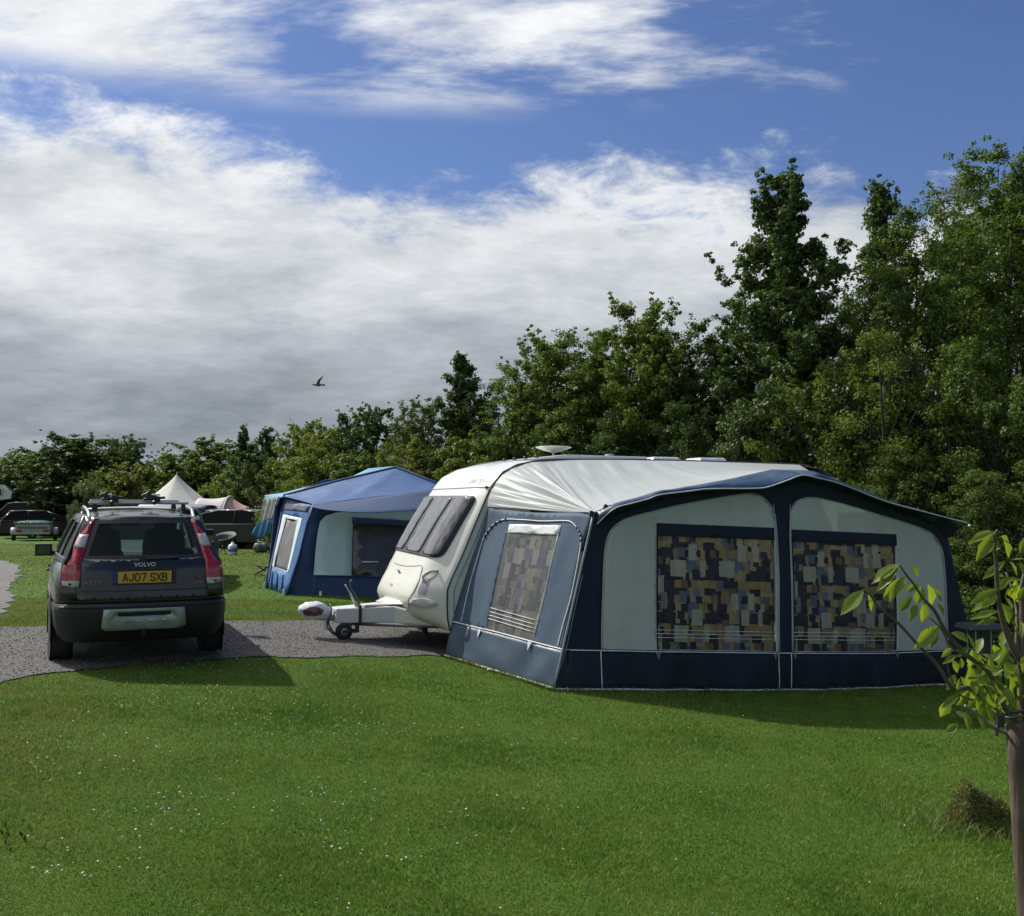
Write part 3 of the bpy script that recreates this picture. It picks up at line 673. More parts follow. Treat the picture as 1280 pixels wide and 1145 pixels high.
def curtain_mat(name, seed, bright=1.0):
    m = bpy.data.materials.new(name); m.use_nodes = True; t = m.node_tree; b = t.nodes['Principled BSDF']
    uv = t.nodes.new('ShaderNodeUVMap'); s = t.nodes.new('ShaderNodeSeparateXYZ'); t.links.new(uv.outputs[0], s.inputs[0]); wob = nnoise(t, uv.outputs[0], 9, 3, .6); U, V_ = NE(t, s.outputs[0])+(wob-.5)*.05, NE(t, s.outputs[1])+(wob-.5)*.035
    def cells(ox, oz, sx, sz, px, pz, sd):
        row = ((V_+oz)/sz).floor(); off = (row*.37).fract(); col_ = ((U+ox)/sx+off).floor()
        row_ = (row/pz).fract()*pz; c_ = (col_/px).fract()*px
        wn = t.nodes.new('ShaderNodeTexWhiteNoise'); wn.noise_dimensions = '3D'; t.links.new(combine(t, c_, row_, float(sd)), wn.inputs['Vector']); return NE(t, wn.outputs['Value'])
    a = cells(.3, 5.1, .14, .12, 5, 4, seed); b2 = cells(.7, 5.0, .07, .085, 9, 6, seed+3.3); c3 = cells(.1, 5.3, .095, .18, 7, 4, seed+7.7)
    base = a.ramp([(0, (.035, .042, .075)), (.26, (.018, .020, .034)), (.42, (.46, .33, .13)), (.58, (.17, .21, .30)), (.72, (.10, .075, .06)), (.80, (.52, .42, .22)), (.93, (.03, .034, .055))], 'CONSTANT')
    over = b2.ramp([(0, (.022, .026, .045)), (.35, (.48, .33, .13)), (.5, (.20, .25, .36)), (.7, (.24, .16, .09)), (.85, (.04, .045, .07))], 'CONSTANT')
    c = mixc(t, (b2*7.3).fract().step(.60, .62), base, over)
    c = mixc(t, (c3*5.1).fract().step(.70, .73), c, (.60, .57, .45))
    n = nnoise(t, uv.outputs[0], 14, 4, .6); c = mixc(t, n.lin(.3, .7)*.25, c, mixc(t, .6, c, (.12, .12, .13)))
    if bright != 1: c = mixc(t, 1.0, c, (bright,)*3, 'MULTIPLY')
    t.links.new(c, b.inputs['Base Color']); b.inputs['Roughness'].default_value = .85
    tr = t.nodes.new('ShaderNodeBsdfTranslucent'); t.links.new(c, tr.inputs[0]); ms = t.nodes.new('ShaderNodeMixShader'); ms.inputs[0].default_value = .35
    t.links.new(b.outputs[0], ms.inputs[1]); t.links.new(tr.outputs[0], ms.inputs[2]); t.links.new(ms.outputs[0], t.nodes['Material Output'].inputs[0]); return m
m_curt = curtain_mat('patterned_curtain', 2.0, 1.5)
m_liner = mat('curtain_lining', (.05, .052, .06), .9)
awning = thing('awning', 'large navy and white caravan awning with patterned curtains, joined to the cream caravan', 'awning', tuple(CM @ Vector((.47, -2.05, 0))), CR)
AWO = Vector((.47, -2.05, 0))
class AB(MB):
    def build(s, name, mats, parent=None, **k):
        s.v = [tuple(Vector(v)-AWO) for v in s.v]; return MB.build(s, name, mats, parent if parent is not None else awning, **k)
# --- front wall: leans back slightly; a gentle outward bow in plan
def bow(t): u = (t-.47)/(6.62-.47); return -.16*4*u*(1-u)
def fw_w(t, z): return -2.05+bow(t)*(1-.5*sst(0, 2.2, z))+.10*sst(-.3, 2.0, z)*1.0
def fdisp(t, z): 
    q = mnoise.noise((t*1.6, z*1.1, 2.0))*.024+mnoise.noise((t*5, z*1.7, 5.0))*.010
    return q
def FW(off=0.0):
    return lambda t, z: Vector((t, fw_w(t, z)-off+fdisp(t, z), z))
def fpx(px, py):
    """pixel -> (t, z) on the front wall"""
    t, z = 3.0, 1.0
    for _ in range(12):
        p = lplane(px, py, (0, fw_w(t, z), 0), (0, 1, 0)); t, z = p.x, p.z
    return (t, z)
def fpoly(pts): return [fpx(*p) for p in pts]
# ground line
tb0, tb1 = .47, 6.62
def gz_f(t): return LG(t, fw_w(t, 0))+.012
TL = fpx(742, 641); TR = (6.12, fpx(1196, 672)[1])
topline = [TL, fpx(765, 645), fpx(824, 624), fpx(888, 615), fpx(945, 612), fpx(985, 603), fpx(1001, 600), fpx(1051, 612), fpx(1108, 632), fpx(1160, 650), TR]
bottom = [(tb0+(tb1-tb0)*i/24, gz_f(tb0+(tb1-tb0)*i/24)) for i in range(25)]
skz = [fpx(704, 812), fpx(820, 814), fpx(972, 816), fpx(1121, 816), fpx(1200, 812)]
# arched pale panels
P1 = fpoly([(752, 813), (753, 740), (755, 690), (762, 664), (778, 650), (800, 643), (850, 631), (900, 622), (935, 617), (952, 621), (964, 634), (969, 655), (972, 720), (974, 815)])
P2 = fpoly([(990, 815), (988, 740), (986, 660), (989, 636), (998, 625), (1016, 622), (1050, 629), (1100, 644), (1145, 658), (1166, 668), (1177, 685), (1180, 710), (1182, 760), (1184, 813)])
W1 = fpoly([(822, 813), (821, 655), (966, 661), (970, 814)])
W2 = fpoly([(993, 815), (989, 663), (1119, 669), (1121, 814)])
def skirt_z(t): return interp([(p[0], p[1]) for p in skz], t)
wall_outline = [(skz[0][0]-.02, skirt_z(tb0))]+[(t_, skirt_z(t_)) for t_ in np.linspace(.9, 6.3, 14)]+[(6.47, skirt_z(6.4))]+topline[::-1]
def inset(poly, k):
    c = Vector((sum(p[0] for p in poly)/len(poly), sum(p[1] for p in poly)/len(poly)))
    return [tuple(c+(Vector(p)-c)*(1-k)) for p in poly]
mb = AB(); mb.panel(wall_outline, [[(a, max(b_, skirt_z(a)+.012)) for a, b_ in P] for P in (P1, P2)], FW(0), .11); mb.build('front_wall', m_navy, solid=.004, offset=1)
for P, Wd in ((P1, W1), (P2, W2)):
    hole = [(a, max(b_, skirt_z(a)+.02)) for a, b_ in Wd]
    mb = AB(); mb.panel([(a, max(b_, skirt_z(a)+.012)) for a, b_ in P], [hole], FW(.004), .10); mb.build('front_panel', m_sage, solid=.003, offset=1)
    mb = AB(); mb.tube([FW(.010)(a, max(b_, skirt_z(a))) for a, b_ in spline(P, 3)], .006, 5); mb.build('piping', mat('sage_piping', (.35, .42, .40), .6))
# skirt, rippled
def skf(u, v):
    t_ = tb0+(tb1-.06-tb0)*u; z0 = gz_f(t_); z1 = skirt_z(t_); z = z0+(z1-z0)*v
    ed = tb0 if u < .5 else tb1
    return Vector((t_+(.10*v if u < .02 else 0), fw_w(t_, z)+fdisp(t_, z)-.002-.022*(1-v)*math.sin(t_*9+math.sin(t_*3)*2)+.012*mnoise.noise((t_*7, v*2, 3)), z))
mb = AB(); mb.grid(skf, 110, 6); mb.build('front_skirt', mat('navy_vinyl', (.011, .016, .030), .55, var=.15, scale=3, bump=.004, bscale=6, spec=.3), solid=.004, offset=1)
mb = AB(); mb.tube([skf(i/60, .99)+Vector((0, -.008, 0)) for i in range(61)], .007, 5); mb.build('piping', m_pipe)
mb = AB(); mb.tube([skf(i/60, 0)+Vector((0, -.004, .006)) for i in range(61)], .010, 5); mb.build('hem', m_pipe)
for px in (752, 974, 990):
    t_ = fpx(px, 840)[0]; u = (t_-tb0)/(tb1-.06-tb0); mb = AB(); mb.tube([skf(u, k/5)+Vector((0, -.006, 0)) for k in range(6)], .006, 5); mb.build('piping', m_pipe)
for px, py in ((822, 815), (968, 815), (993, 815), (1121, 815)):
    t_, z_ = fpx(px, py); mb = AB(); mb.add([FW(.012)(t_-.035, z_), FW(.012)(t_+.035, z_), FW(.016)(t_, z_-.09)], [(0, 1, 2)]); mb.build('tab', mat('tab_grey', (.12, .15, .15), .7), solid=.004)
for px0, y0, px1, y1 in ((966.5, 630, 973, 815), (987, 630, 991, 815)):
    mb = AB(); a, c_ = fpx(px0, y0), fpx(px1, y1); mb.tube([FW(.010)(a[0]+(c_[0]-a[0])*k/8, a[1]+(c_[1]-a[1])*k/8) for k in range(9)], .006, 5); mb.build('piping', mat('sage_piping', (.35, .42, .40), .6))
# windows: header roll, clear pane, pleated curtain behind
def curtain(Q, mapf, depth, name, material, pleat=13, amp=.02, n=110, parent=None, flip=False, skew=1.0):
    """Q: 4 corners bottom-left, top-left, top-right, bottom-right in wall coordinates"""
    bl, tl, tr, br = [Vector(q) for q in Q]
    def f(u, v):
        a = bl.lerp(br, u).lerp(tl.lerp(tr, u), v); p0 = mapf(0)(a.x, a.y); p1 = mapf(-1)(a.x, a.y); nrm = (p1-p0).normalized()
        return p0+nrm*(depth+amp*math.sin(u*pleat*6.283+math.sin(u*9)*1.5+v*.6)*(1-.35*v))
    L = (br-bl).length; Hh = (tl-bl).length
    mb_ = AB(); mb_.grid(f, n, 14, uvfn=lambda u, v: (u*L*skew, v*Hh)); return mb_.build(name, material, parent)
for Wd in (W1, W2):
    hole = [(a, max(b_, skirt_z(a)+.02)) for a, b_ in Wd]
    (a0, z0), (a1, z1), (a2, z2), (a3, z3) = hole
    win = AB(); win.panel(hole, (), FW(.002), .25); wn = win.build('window', m_vinyl)
    h = .055*(z1-z0)
    mb = AB(); mb.panel([(a1-.01, z1-.13), (a1-.01, z1+.012), (a2+.01, z2+.012), (a2+.01, z2-.13)], (), FW(.010), .2); mb.build('header', m_navy, wn, solid=.006)
    curtain([(a0-.04, z0-.02), (a1-.04, z1-.08), (a2+.04, z2-.08), (a3+.04, z3-.02)], FW, .055, 'curtain', m_curt, 10, .030)
    for k, py in enumerate((.155, .125, .095)):
        mb = AB(); mb.tube([FW(.009)(a0+(a3-a0)*i/10, z0+(z1-z0)*py-.0*i+(z3-z0)*i/10) for i in range(11)], .0035, 4); mb.build('cord', m_pipe, wn)
    mb = AB(); mb.panel([(a0-.012, z0), (a1-.012, z1), (a1+.008, z1), (a0+.008, z0)], (), FW(.009), .3); mb.build('zip', m_navy, wn)
# curtains' backing so the dim inside reads dark, as in the photo: the inner tent lining
# --- side wall (left end), a plane through its rear and front edges
SA, SB_, SC, SD = Vector((-.02, -.04, LG(0, 0)+.012)), Vector((.47, -2.05, gz_f(.47))), Vector((TL[0], fw_w(*TL), TL[1])), Vector((.52, -.03, 1.90))
SN = ((SB_-SA).cross(SD-SA)).normalized()
if SN.x > 0: SN = -SN
SX = (SB_-SA).normalized(); SY = SN.cross(SX); SY = SY if SY.z > 0 else -SY
def spx(px, py): p = lplane(px, py, SA, SN)-SA; return (p.dot(SX), p.dot(SY))
def sdisp(a, b_): return mnoise.noise((a*1.8, b_*.9, 7.0))*.03+mnoise.noise((a*6, b_*1.5, 1.0))*.012
def twist(a, b_):    # fit the fourth corner
    dC = (SC-SA).dot(SN); u = a/(SB_-SA).length; v = b_/1.9; return dC*u*v
def SW(off=0.0): return lambda a, b_: SA+SX*a+SY*b_+SN*(off+sdisp(a, b_)+twist(a, b_))
def spoly(pts): return [spx(*p) for p in pts]
s_top = [(610, 633), (630, 637), (660, 640.5), (700, 641), (742, 641)]
s_pipe = [(566, 777), (590, 783), (620, 790), (650, 798), (680, 806), (704, 812)]
outline = spoly(s_pipe)+spoly([(714, 752), (726, 690)])+spoly(s_top[::-1])+spoly([(601, 664), (588, 702), (576, 742)])
def z5(x, y): return (560+x/4.773, 630+y/4.773)
sw_win = spoly([z5(235, 750), z5(510, 812), z5(665, 185), z5(352, 175)])
mb = AB(); mb.panel(outline, [sw_win], SW(0), .10); mb.build('side_wall', m_slate, solid=.004, offset=1)
# lower skirt of the side
sk_top = spline(spoly(s_pipe), 6); nsk = len(sk_top)-1
def ssk(u, v):
    i = min(nsk, int(round(u*nsk))); a = sk_top[i]; top = SW(0)(a[0], a[1])
    b0 = SA.lerp(SB_, u); w_ = b0.copy(); w_.z = LG(b0.x, b0.y)+.012; p_ = w_.lerp(top, v)
    return p_+SN*(.022*(1-v*.6)*math.sin(u*17+math.sin(u*7)*1.4+v)*math.sin(math.pi*min(1, v+.2)))
mb = AB(); mb.grid(ssk, nsk, 8); mb.build('side_skirt', m_skirt, solid=.004, offset=1)
mb = AB(); mb.tube([SW(.008)(*a) for a in sk_top], .008, 5); mb.build('piping', m_pipe)
mb = AB(); mb.tube([ssk(i/nsk, 0)+SN*.01+Vector((0, 0, .01)) for i in range(nsk+1)], .012, 5); mb.build('hem', m_pipe)
zipl = spoly([z5(*p) for p in ((78, 705), (120, 530), (160, 380), (200, 230), (225, 172), (268, 118), (330, 92), (430, 95), (560, 102), (700, 103), (745, 112), (775, 145), (795, 190), (795, 260), (770, 400), (735, 560), (690, 720), (655, 855))])
mb = AB(); mb.tube([SW(.010)(*a) for a in spline(zipl, 6)], .0075, 5); mb.build('door_zip', m_pipe)
rowl = spline(zipl, 6)
for k in list(range(22, 40, 3))+list(range(66, 78, 3)):
    p0 = SW(.016)(*rowl[k]); g = AB(); g.lathe([(0, -.01), (.016, -.008), (.016, .008), (0, .01)], p0, 'X', 8); g.build('toggle', m_slate)
# side window
bl, br, tr_, tl_ = sw_win
g = AB(); g.panel(sw_win, (), SW(.003), .08); wn = g.build('window', glass('glare_washed_vinyl', (.97, .97, .98), .14, .2, (.5, .52, .55)))  # pale body colour paints in the reflections washing over this pane
g = AB(); g.panel(spoly([z5(358, 172), z5(668, 186), z5(682, 128), z5(370, 122)]), (), SW(.012), .2); g.build('blind_roll', m_pipe, wn, solid=.008)
curtain([bl, tl_, tr_, br], SW, .04, 'curtain', curtain_mat('patterned_curtain_sunlit', 2.0, 1.6), 7, .022, 90, wn, skew=1.25)  # same curtain print, sunlight put into its colour by brightening
for v in (.05, .085, .12, .16):
    a, c_ = Vector(bl).lerp(Vector(tl_), v+.06), Vector(br).lerp(Vector(tr_), v+.02)
    g = AB(); g.tube([SW(.012)(*a.lerp(c_, k/8)) for k in range(9)], .004, 4); g.build('cord', m_pipe, wn)
g = AB(); g.tube([SW(.012)(*Vector(br).lerp(Vector(tr_), k/10)) for k in range(11)], .004, 4); g.build('window_piping', m_pipe, wn)
for q in (z5(190, 775), z5(490, 850)):
    a = spx(*q); g = AB(); g.add([SW(.014)(a[0]-.03, a[1]+.05), SW(.014)(a[0]+.03, a[1]+.05), SW(.016)(a[0], a[1]-.05)], [(0, 1, 2)]); g.build('tab', m_pipe, solid=.004)
# corner strip between side and front, with dark seam pole
mb = AB(); mb.tube([SB_+(SC-SB_)*k/10+Vector((-.004, -.012, 0)) for k in range(11)], .014, 8); mb.build('corner_piping', mat('slate_piping', (.20, .24, .29), .5))
mb = AB(); a_, b0_ = Vector((.60, -2.06, gz_f(.6)+.02)), Vector((1.12, fw_w(1.1, 1.8)-.012, 1.80))
mb.tube([Vector(FW(.012)(*(fpx(*z5(*p))))) for p in ((620, 1085), (660, 1000), (705, 870), (760, 600), (800, 420))], .006, 5); mb.build('corner_strip', mat('slate_piping', (.20, .24, .29), .5))
# right end wall, mirrored lean
RA, RB, RC, RD = Vector((6.55, -.04, LG(6.6, 0)+.01)), Vector((tb1-.03, -2.03, gz_f(tb1))), Vector((TR[0]+.03, fw_w(*TR), TR[1]+.06)), Vector((6.1, -.03, 1.85))
mb = AB(); mb.grid(lambda u, v: RA.lerp(RB, u).lerp(RD.lerp(RC, u), v)+Vector((.02*math.sin(u*11)*(1-v), 0, 0)), 24, 12, flip=True); mb.build('side_wall', m_slate, solid=.004)
# --- roof: fan from the rail to the eave
eave = [Vector((TL[0]-.0, fw_w(*TL)-.01, TL[1]+.005))]
def roofpt(px, py, w_): p = lplane(px, py, (0, w_, 0), (0, 1, 0)); return Vector(p)
bd = [(766, 630.5, -1.98), (795, 622, -2.0), (824, 614, -2.02), (866, 607, -2.0), (915, 598, -1.9), (950, 590, -1.65), (966, 586.5, -1.35)]
ev = [eave[0]]+[roofpt(*p) for p in bd]
PK = roofpt(1001, 586, -1.95)
railp = [(interp(SEAM, z)+.02, -.02, z) for z in (1.90, 2.0, 2.1, 2.2, 2.3, 2.38, 2.44)]+[(tt, -.02, topz(tt)-.012) for tt in (1.15, 1.4, 1.7, 2.0, 2.35, 2.7, 3.05, 3.4, 3.75)]
railp = [Vector(p) for p in railp]; railp[0] = SD.copy()
nr = len(railp); pairs = []
for i, r_ in enumerate(railp):
    s = i/(nr-1)
    if i < 8: e_ = ev[0]
    else:
        k = (i-8)/(nr-9)*(len(ev)-1); a = int(min(k, len(ev)-2)); e_ = ev[a].lerp(ev[a+1], k-a)
    pairs.append((r_, e_))
dense = []
for (r0, e0), (r1, e1) in zip(pairs, pairs[1:]):
    for k in range(9): dense.append((r0.lerp(r1, k/9), e0.lerp(e1, k/9)))
dense.append(pairs[-1])
m_ = len(dense)-1
def roof(u, v):
    i = u*m_; a = int(min(i, m_-1)); r_ = dense[a][0].lerp(dense[a+1][0], i-a); e_ = dense[a][1].lerp(dense[a+1][1], i-a)
    p_ = r_.lerp(e_, v); k = math.sin(math.pi*v)
    sag = -.05*k*sst(.35, .8, u)-.015*k
    ang = u*8
    wr = (1-sst(.9, 1, u))*(mnoise.noise((u*26, v*1.6, 3.0))*.030+mnoise.noise((u*62, v*2.2, 8.0))*.012)*min(1, v*9)*(1-v)**.45*(1.2-.7*u)
    ridge = .05*k*math.exp(-((u-.29)/.025)**2)
    return p_+Vector((-.25*(wr+ridge), -.35*(wr+ridge), (sag+wr*.9+ridge*.8)))
mb = AB(); mb.grid(roof, 150, 26, flip=True); mb.build('roof', m_roofw)
# right half of the roof (falls away behind the ridge)
rr2 = [Vector((tt, -.02, topz(tt)-.012)) for tt in (3.75, 4.3, 4.9, 5.4)]+[Vector((5.75, -.02, 2.3)), Vector((5.95, -.02, 2.1)), RD]
TRr = Vector((6.14, -2.0, TR[1]+.10))
ee2 = [ev[-1], PK.lerp(TRr, .15)+Vector((-.05, .25, -.03)), PK.lerp(TRr, .4)+Vector((0, .1, -.02)), PK.lerp(TRr, .7)+Vector((0, .05, -.01)), TRr, TRr, TRr]
def roof2(u, v):
    i = u*6; a = int(min(i, 5)); return rr2[a].lerp(rr2[a+1], i-a).lerp(ee2[a].lerp(ee2[a+1], i-a), v)+Vector((0, 0, -.065*math.sin(math.pi*v)))
mb = AB(); mb.grid(roof2, 36, 10, flip=True); mb.build('roof', m_roofw)
# canopy strip along the eave with piped edge
e1 = [ev[0]+Vector((-.01, .0, .0))]+ev[1:]+[PK+Vector((-.1, .3, .006)), PK, PK.lerp(TRr, .15)+Vector((0, 0, .012)), PK.lerp(TRr, .4)+Vector((0, -.01, .012)), PK.lerp(TRr, .7)+Vector((0, -.01, .01)), TRr+Vector((.02, 0, .0))]
pip = [(746, 655, -2.02), (767, 636, -2.13), (790, 629, -2.17), (812, 623, -2.19), (824, 618.5, -2.2), (860, 614, -2.2), (888, 611, -2.2), (945, 610.5, -2.2), (962, 608, -2.2), (985, 600, -2.2), (1002, 594, -2.2), (1020, 597, -2.2), (1051, 605, -2.2), (1108, 627, -2.2), (1160, 641, -2.2), (1210, 654, -2.17)]
pipv = spline([roofpt(*p) for p in pip], 5)
e1s = spline(e1, 6)
def resample(pts, n):
    d = [0]; [d.append(d[-1]+(b_-a).length) for a, b_ in zip(pts, pts[1:])]; o_ = []; j = 0
    for i in range(n+1):
        s = d[-1]*i/n
        while j < len(pts)-2 and d[j+1] < s: j += 1
        o_.append(pts[j].lerp(pts[j+1], min(1, max(0, (s-d[j])/max(1e-9, d[j+1]-d[j])))))
    return o_
def byx(pts, x):
    for a, b_ in zip(pts, pts[1:]):
        if a.x <= x <= b_.x and b_.x > a.x: return a.lerp(b_, (x-a.x)/(b_.x-a.x))
    return pts[0] if x < pts[0].x else pts[-1]
pv = resample(pipv, 120)
def can(u, v):
    b_ = pv[min(120, int(round(u*120)))]; a = byx(e1s, b_.x+.01); p_ = b_.lerp(a, v)
    k = math.sin(math.pi*v); return p_+Vector((0, -.05*k, .02*k+mnoise.noise((u*22, v*2, 1))*.02*k))
mb = AB(); mb.grid(can, 120, 7); mb.build('canopy', m_canopy, solid=.004)
mb = AB(); mb.tube([p_+Vector((0, -.006, 0)) for p_ in pv], .007, 5); mb.build('canopy_piping', m_pipe)
# underside return from the canopy edge to the wall
ft = resample([FW(.0)(*p_) for p_ in topline], 120)
mb = AB(); mb.grid(lambda u, v: pv[int(round(u*120))].lerp(byx(ft, pv[int(round(u*120))].x), v)+Vector((0, 0, -.003)), 120, 2); mb.build('canopy_lining', m_navy)
# corner buckles, frame poles, pegs, ridge end cap
for px, py, w_ in ((739, 642, -2.0), (757, 634, -2.02), (763, 635, -2.06)):
    g = AB(); g.box(roofpt(px, py, w_), (.05, .03, .06), Matrix.Rotation(.4, 3, 'Y')); g.build('buckle', m_black, bevel=.006)
p_ = roofpt(1212, 657, -2.1); g = AB(); g.lathe([(0, -.02), (.016, -.01), (.016, .01), (0, .02)], p_, 'X', 8); g.build('pole_end', m_pipe)
def pole(a, b_): g = AB(); g.tube([a, b_], .011, 8); g.build('frame_pole', m_steel)
pole((.62, -1.97, gz_f(.6)), (1.1, -1.90, 1.80)); pole((3.6, -2.05, gz_f(3.6)), (3.6, -1.95, 2.2)); pole((6.5, -1.97, gz_f(6.5)), (6.1, -1.9, 1.62)); pole((3.6, -1.95, 2.2), (3.5, -.05, 2.42))
for u in (.02, .2, .42, .62, .8, .98):
    p_ = skf(u, 0); g = AB(); g.tube([p_+Vector((0, -.02, .03)), p_+Vector((0, -.07, -.01))], .005, 5); g.tube([p_+Vector((0, -.05, .02)), p_+Vector((0, -.06, .035))], .006, 5); g.build('peg', m_steel)
for u in (.5, 1.0):
    p_ = ssk(u, 0)+SN*.01; g = AB(); g.tube([p_, p_+SN*.06+Vector((0, 0, .01)), p_+SN*.05-SX*.06], .007, 5); g.build('peg', m_pipe)
# ================================================================== BLUE TRAILER-TENT AWNING further back
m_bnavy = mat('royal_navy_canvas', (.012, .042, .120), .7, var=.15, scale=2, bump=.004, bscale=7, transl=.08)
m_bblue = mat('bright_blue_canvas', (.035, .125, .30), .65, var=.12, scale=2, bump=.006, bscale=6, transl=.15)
m_broof = mat('faded_blue_roof', (.030, .092, .25), .42, var=.14, scale=2.5, bump=.012, bscale=4, transl=.12, spec=.6)
m_bsky = mat('sky_blue_canvas', (.10, .30, .50), .65, var=.1, scale=2, transl=.15)
m_bpale = mat('pale_aqua_canvas', (.42, .58, .60), .8, var=.06, transl=.15)
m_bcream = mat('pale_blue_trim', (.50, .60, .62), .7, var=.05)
m_net = bpy.data.materials.new('grey_net_curtain'); m_net.use_nodes = True; t = m_net.node_tree; b = t.nodes['Principled BSDF']; uvn = t.nodes.new('ShaderNodeUVMap')
mp = t.nodes.new('ShaderNodeMapping'); mp.inputs['Scale'].default_value = (22, 1.2, 1); t.links.new(uvn.outputs[0], mp.inputs[0]); nz = nnoise(t, mp.outputs[0], 1, 5, .7); n2 = nnoise(t, uvn.outputs[0], 90, 2, .6)
t.links.new(mixc(t, (nz*.7+n2*.3).lin(.4, .62), (.03, .03, .034), (.26, .26, .26)), b.inputs['Base Color'])
m_smoke = mat('smoked_vinyl', (.035, .036, .036), .25, var=.3, scale=2.5, coat=.3, bump=.01, bscale=4)
K1, K0, K2 = gp(357, 744), gp(333, 735), gp(600, 757)
BO = K1.copy()
blue = thing('blue_awning', 'royal blue and pale aqua trailer tent awning standing on the grass left of the caravan', 'awning', tuple(BO))
class BB(MB):
    def build(s, name, mats, parent=None, **k):
        s.v = [tuple(Vector(v)-BO) for v in s.v]; return MB.build(s, name, mats, parent if parent is not None else blue, **k)
def lift(p, h=.01): return p+Vector((0, 0, h))
T1 = at(391, 632, 18.35); T0 = at(354, 620, 20.2); T2 = at(620, 632, 19.0)
FN = ((K2-K1).cross(T1-K1)).normalized(); FN = FN if FN.y < 0 else -FN
SNb = ((K0-K1).cross(T1-K1)).normalized(); SNb = SNb if SNb.x < 0 else -SNb
def plane_panel(pts, p0, n, off, name, m, holes=(), parent=None, maxlen=.3, solid=.004, wob=.012):
    X_ = Vector((0, 0, 1)).cross(n).normalized(); Y_ = n.cross(X_)
    def loc(p): q = on_plane(p[0], p[1], p0, n)-p0; return (q.dot(X_), q.dot(Y_))
    o2 = [loc(p) for p in pts]; h2 = [[loc(p) for p in h] for h in holes]
    g = BB(); g.panel(o2, h2, lambda a, b_: p0+X_*a+Y_*b_+n*(off+wob*mnoise.noise((a*2, b_*1.2, 4))), maxlen); return g.build(name, m, parent, solid=solid, offset=1)
# front wall
arch = [(392, 719), (394, 690), (397, 665), (400, 652), (407, 645), (420, 641), (441, 639), (470, 638), (500, 638), (530, 640), (600, 644), (600, 722)]
bw = [(439, 720), (441, 647), (520, 652), (585, 656), (585, 724), (500, 722)]
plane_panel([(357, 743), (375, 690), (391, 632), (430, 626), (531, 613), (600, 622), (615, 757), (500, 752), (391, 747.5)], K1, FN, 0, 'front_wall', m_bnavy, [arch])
plane_panel(arch, K1, FN, .012, 'front_panel', m_bpale, [bw])
wn = plane_panel(bw, K1, FN, .005, 'window', m_smoke)
plane_panel([(440, 647), (521, 652), (521, 658.5), (440, 654.5)], K1, FN, .03, 'header', m_bnavy, parent=wn)
plane_panel([(453, 702), (473, 702), (473, 703.5), (453, 703.5)], K1, FN, .03, 'painted_glint', m_bcream, parent=wn)  # thin pale strip painting a glint low on the window
def bt(pts, r, m, name, n0=K1, nn=FN, off=.02): g = BB(); g.tube([on_plane(p[0], p[1], n0, nn)+nn*off for p in pts], r, 5); return g.build(name, m)
bt([(359.5, 744), (372, 700), (383, 655), (391, 633)], .014, m_bblue, 'corner_piping'); bt([(393, 719.5), (470, 721), (560, 724)], .010, m_bnavy, 'piping'); bt([(394, 720), (391, 748)], .010, m_bblue, 'piping')
# side (end) wall with net-curtained window
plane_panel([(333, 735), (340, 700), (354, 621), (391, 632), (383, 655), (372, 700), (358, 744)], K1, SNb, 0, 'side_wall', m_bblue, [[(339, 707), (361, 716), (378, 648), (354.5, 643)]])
plane_panel([(339, 707), (361, 716), (378, 648), (354.5, 643)], K1, SNb, .006, 'side_panel', m_bcream, [[(342.5, 708), (359.5, 714), (372.5, 651), (358.5, 648)]])
plane_panel([(342.5, 708), (359.5, 714), (372.5, 651), (358.5, 648)], K1, SNb, -.02, 'net_curtain', m_net, wob=.05, maxlen=.1)
plane_panel([(356, 622), (389, 632.5), (385, 640), (353, 637)], K1, SNb, .014, 'gable_panel', mat('slate_net', (.06, .07, .13), .6))
plane_panel([(333, 735), (338, 705), (354, 621), (357, 623), (342, 700), (335.5, 736)], K1, SNb, .02, 'corner_strip', m_bnavy)
for u in np.linspace(.1, .9, 4):
    a = K1.lerp(K0, u); g = BB(); q = a+SNb*.03; g.tube([q+Vector((0, 0, .02)), q+Vector((0, 0, .25))+(T1-K1)*.05+SNb*.015], .02, 5); g.build('fold', m_bblue)
# roof
PKb = at(495, 584.5, 20.6); ER = at(545, 604, 19.9); EF = at(531, 613, 18.9)
back = Vector((.6, 3.2, 0)); PKr = PKb+Vector((1.9, .25, -.05)); T3 = at(600, 645, 19.2)
eav = [T0, T1+Vector((0, 0, .03)), at(430, 625.5, 18.5), EF, T3]; rid = [T0, at(425, 601, 20.4), PKb, ER, at(600, 629, 19.7)]
def rf(u, v):
    i = u*4; a = int(min(i, 3)); p_ = rid[a].lerp(rid[a+1], i-a).lerp(eav[a].lerp(eav[a+1], i-a), v)
    return p_+Vector((0, 0, -.06*math.sin(math.pi*v)*math.sin(math.pi*min(1, u*1.1))+.025*mnoise.noise((u*9, v*2, 3))*math.sin(math.pi*v)))
g = BB(); g.grid(rf, 48, 10, flip=True); g.build('roof', m_broof)
rb = [T0+Vector((-.35, 1.0, -.02)), at(420, 600, 21.5)+Vector((0, 1.5, -.4)), PKb+Vector((.3, 2.5, -.6)), ER+Vector((.5, 2.6, -.6)), rid[4]+Vector((.5, 2.6, -.5))]
g = BB(); g.grid(lambda u, v: rid[int(min(u*4, 3))].lerp(rid[int(min(u*4, 3))+1], u*4-int(min(u*4, 3))).lerp(rb[int(min(u*4, 3))].lerp(rb[int(min(u*4, 3))+1], u*4-int(min(u*4, 3))), v), 32, 6); g.build('roof', m_bblue)
g = BB(); g.tube([p_+Vector((0, 0, .012)) for p_ in rid], .025, 6); g.build('ridge_trim', m_bnavy)
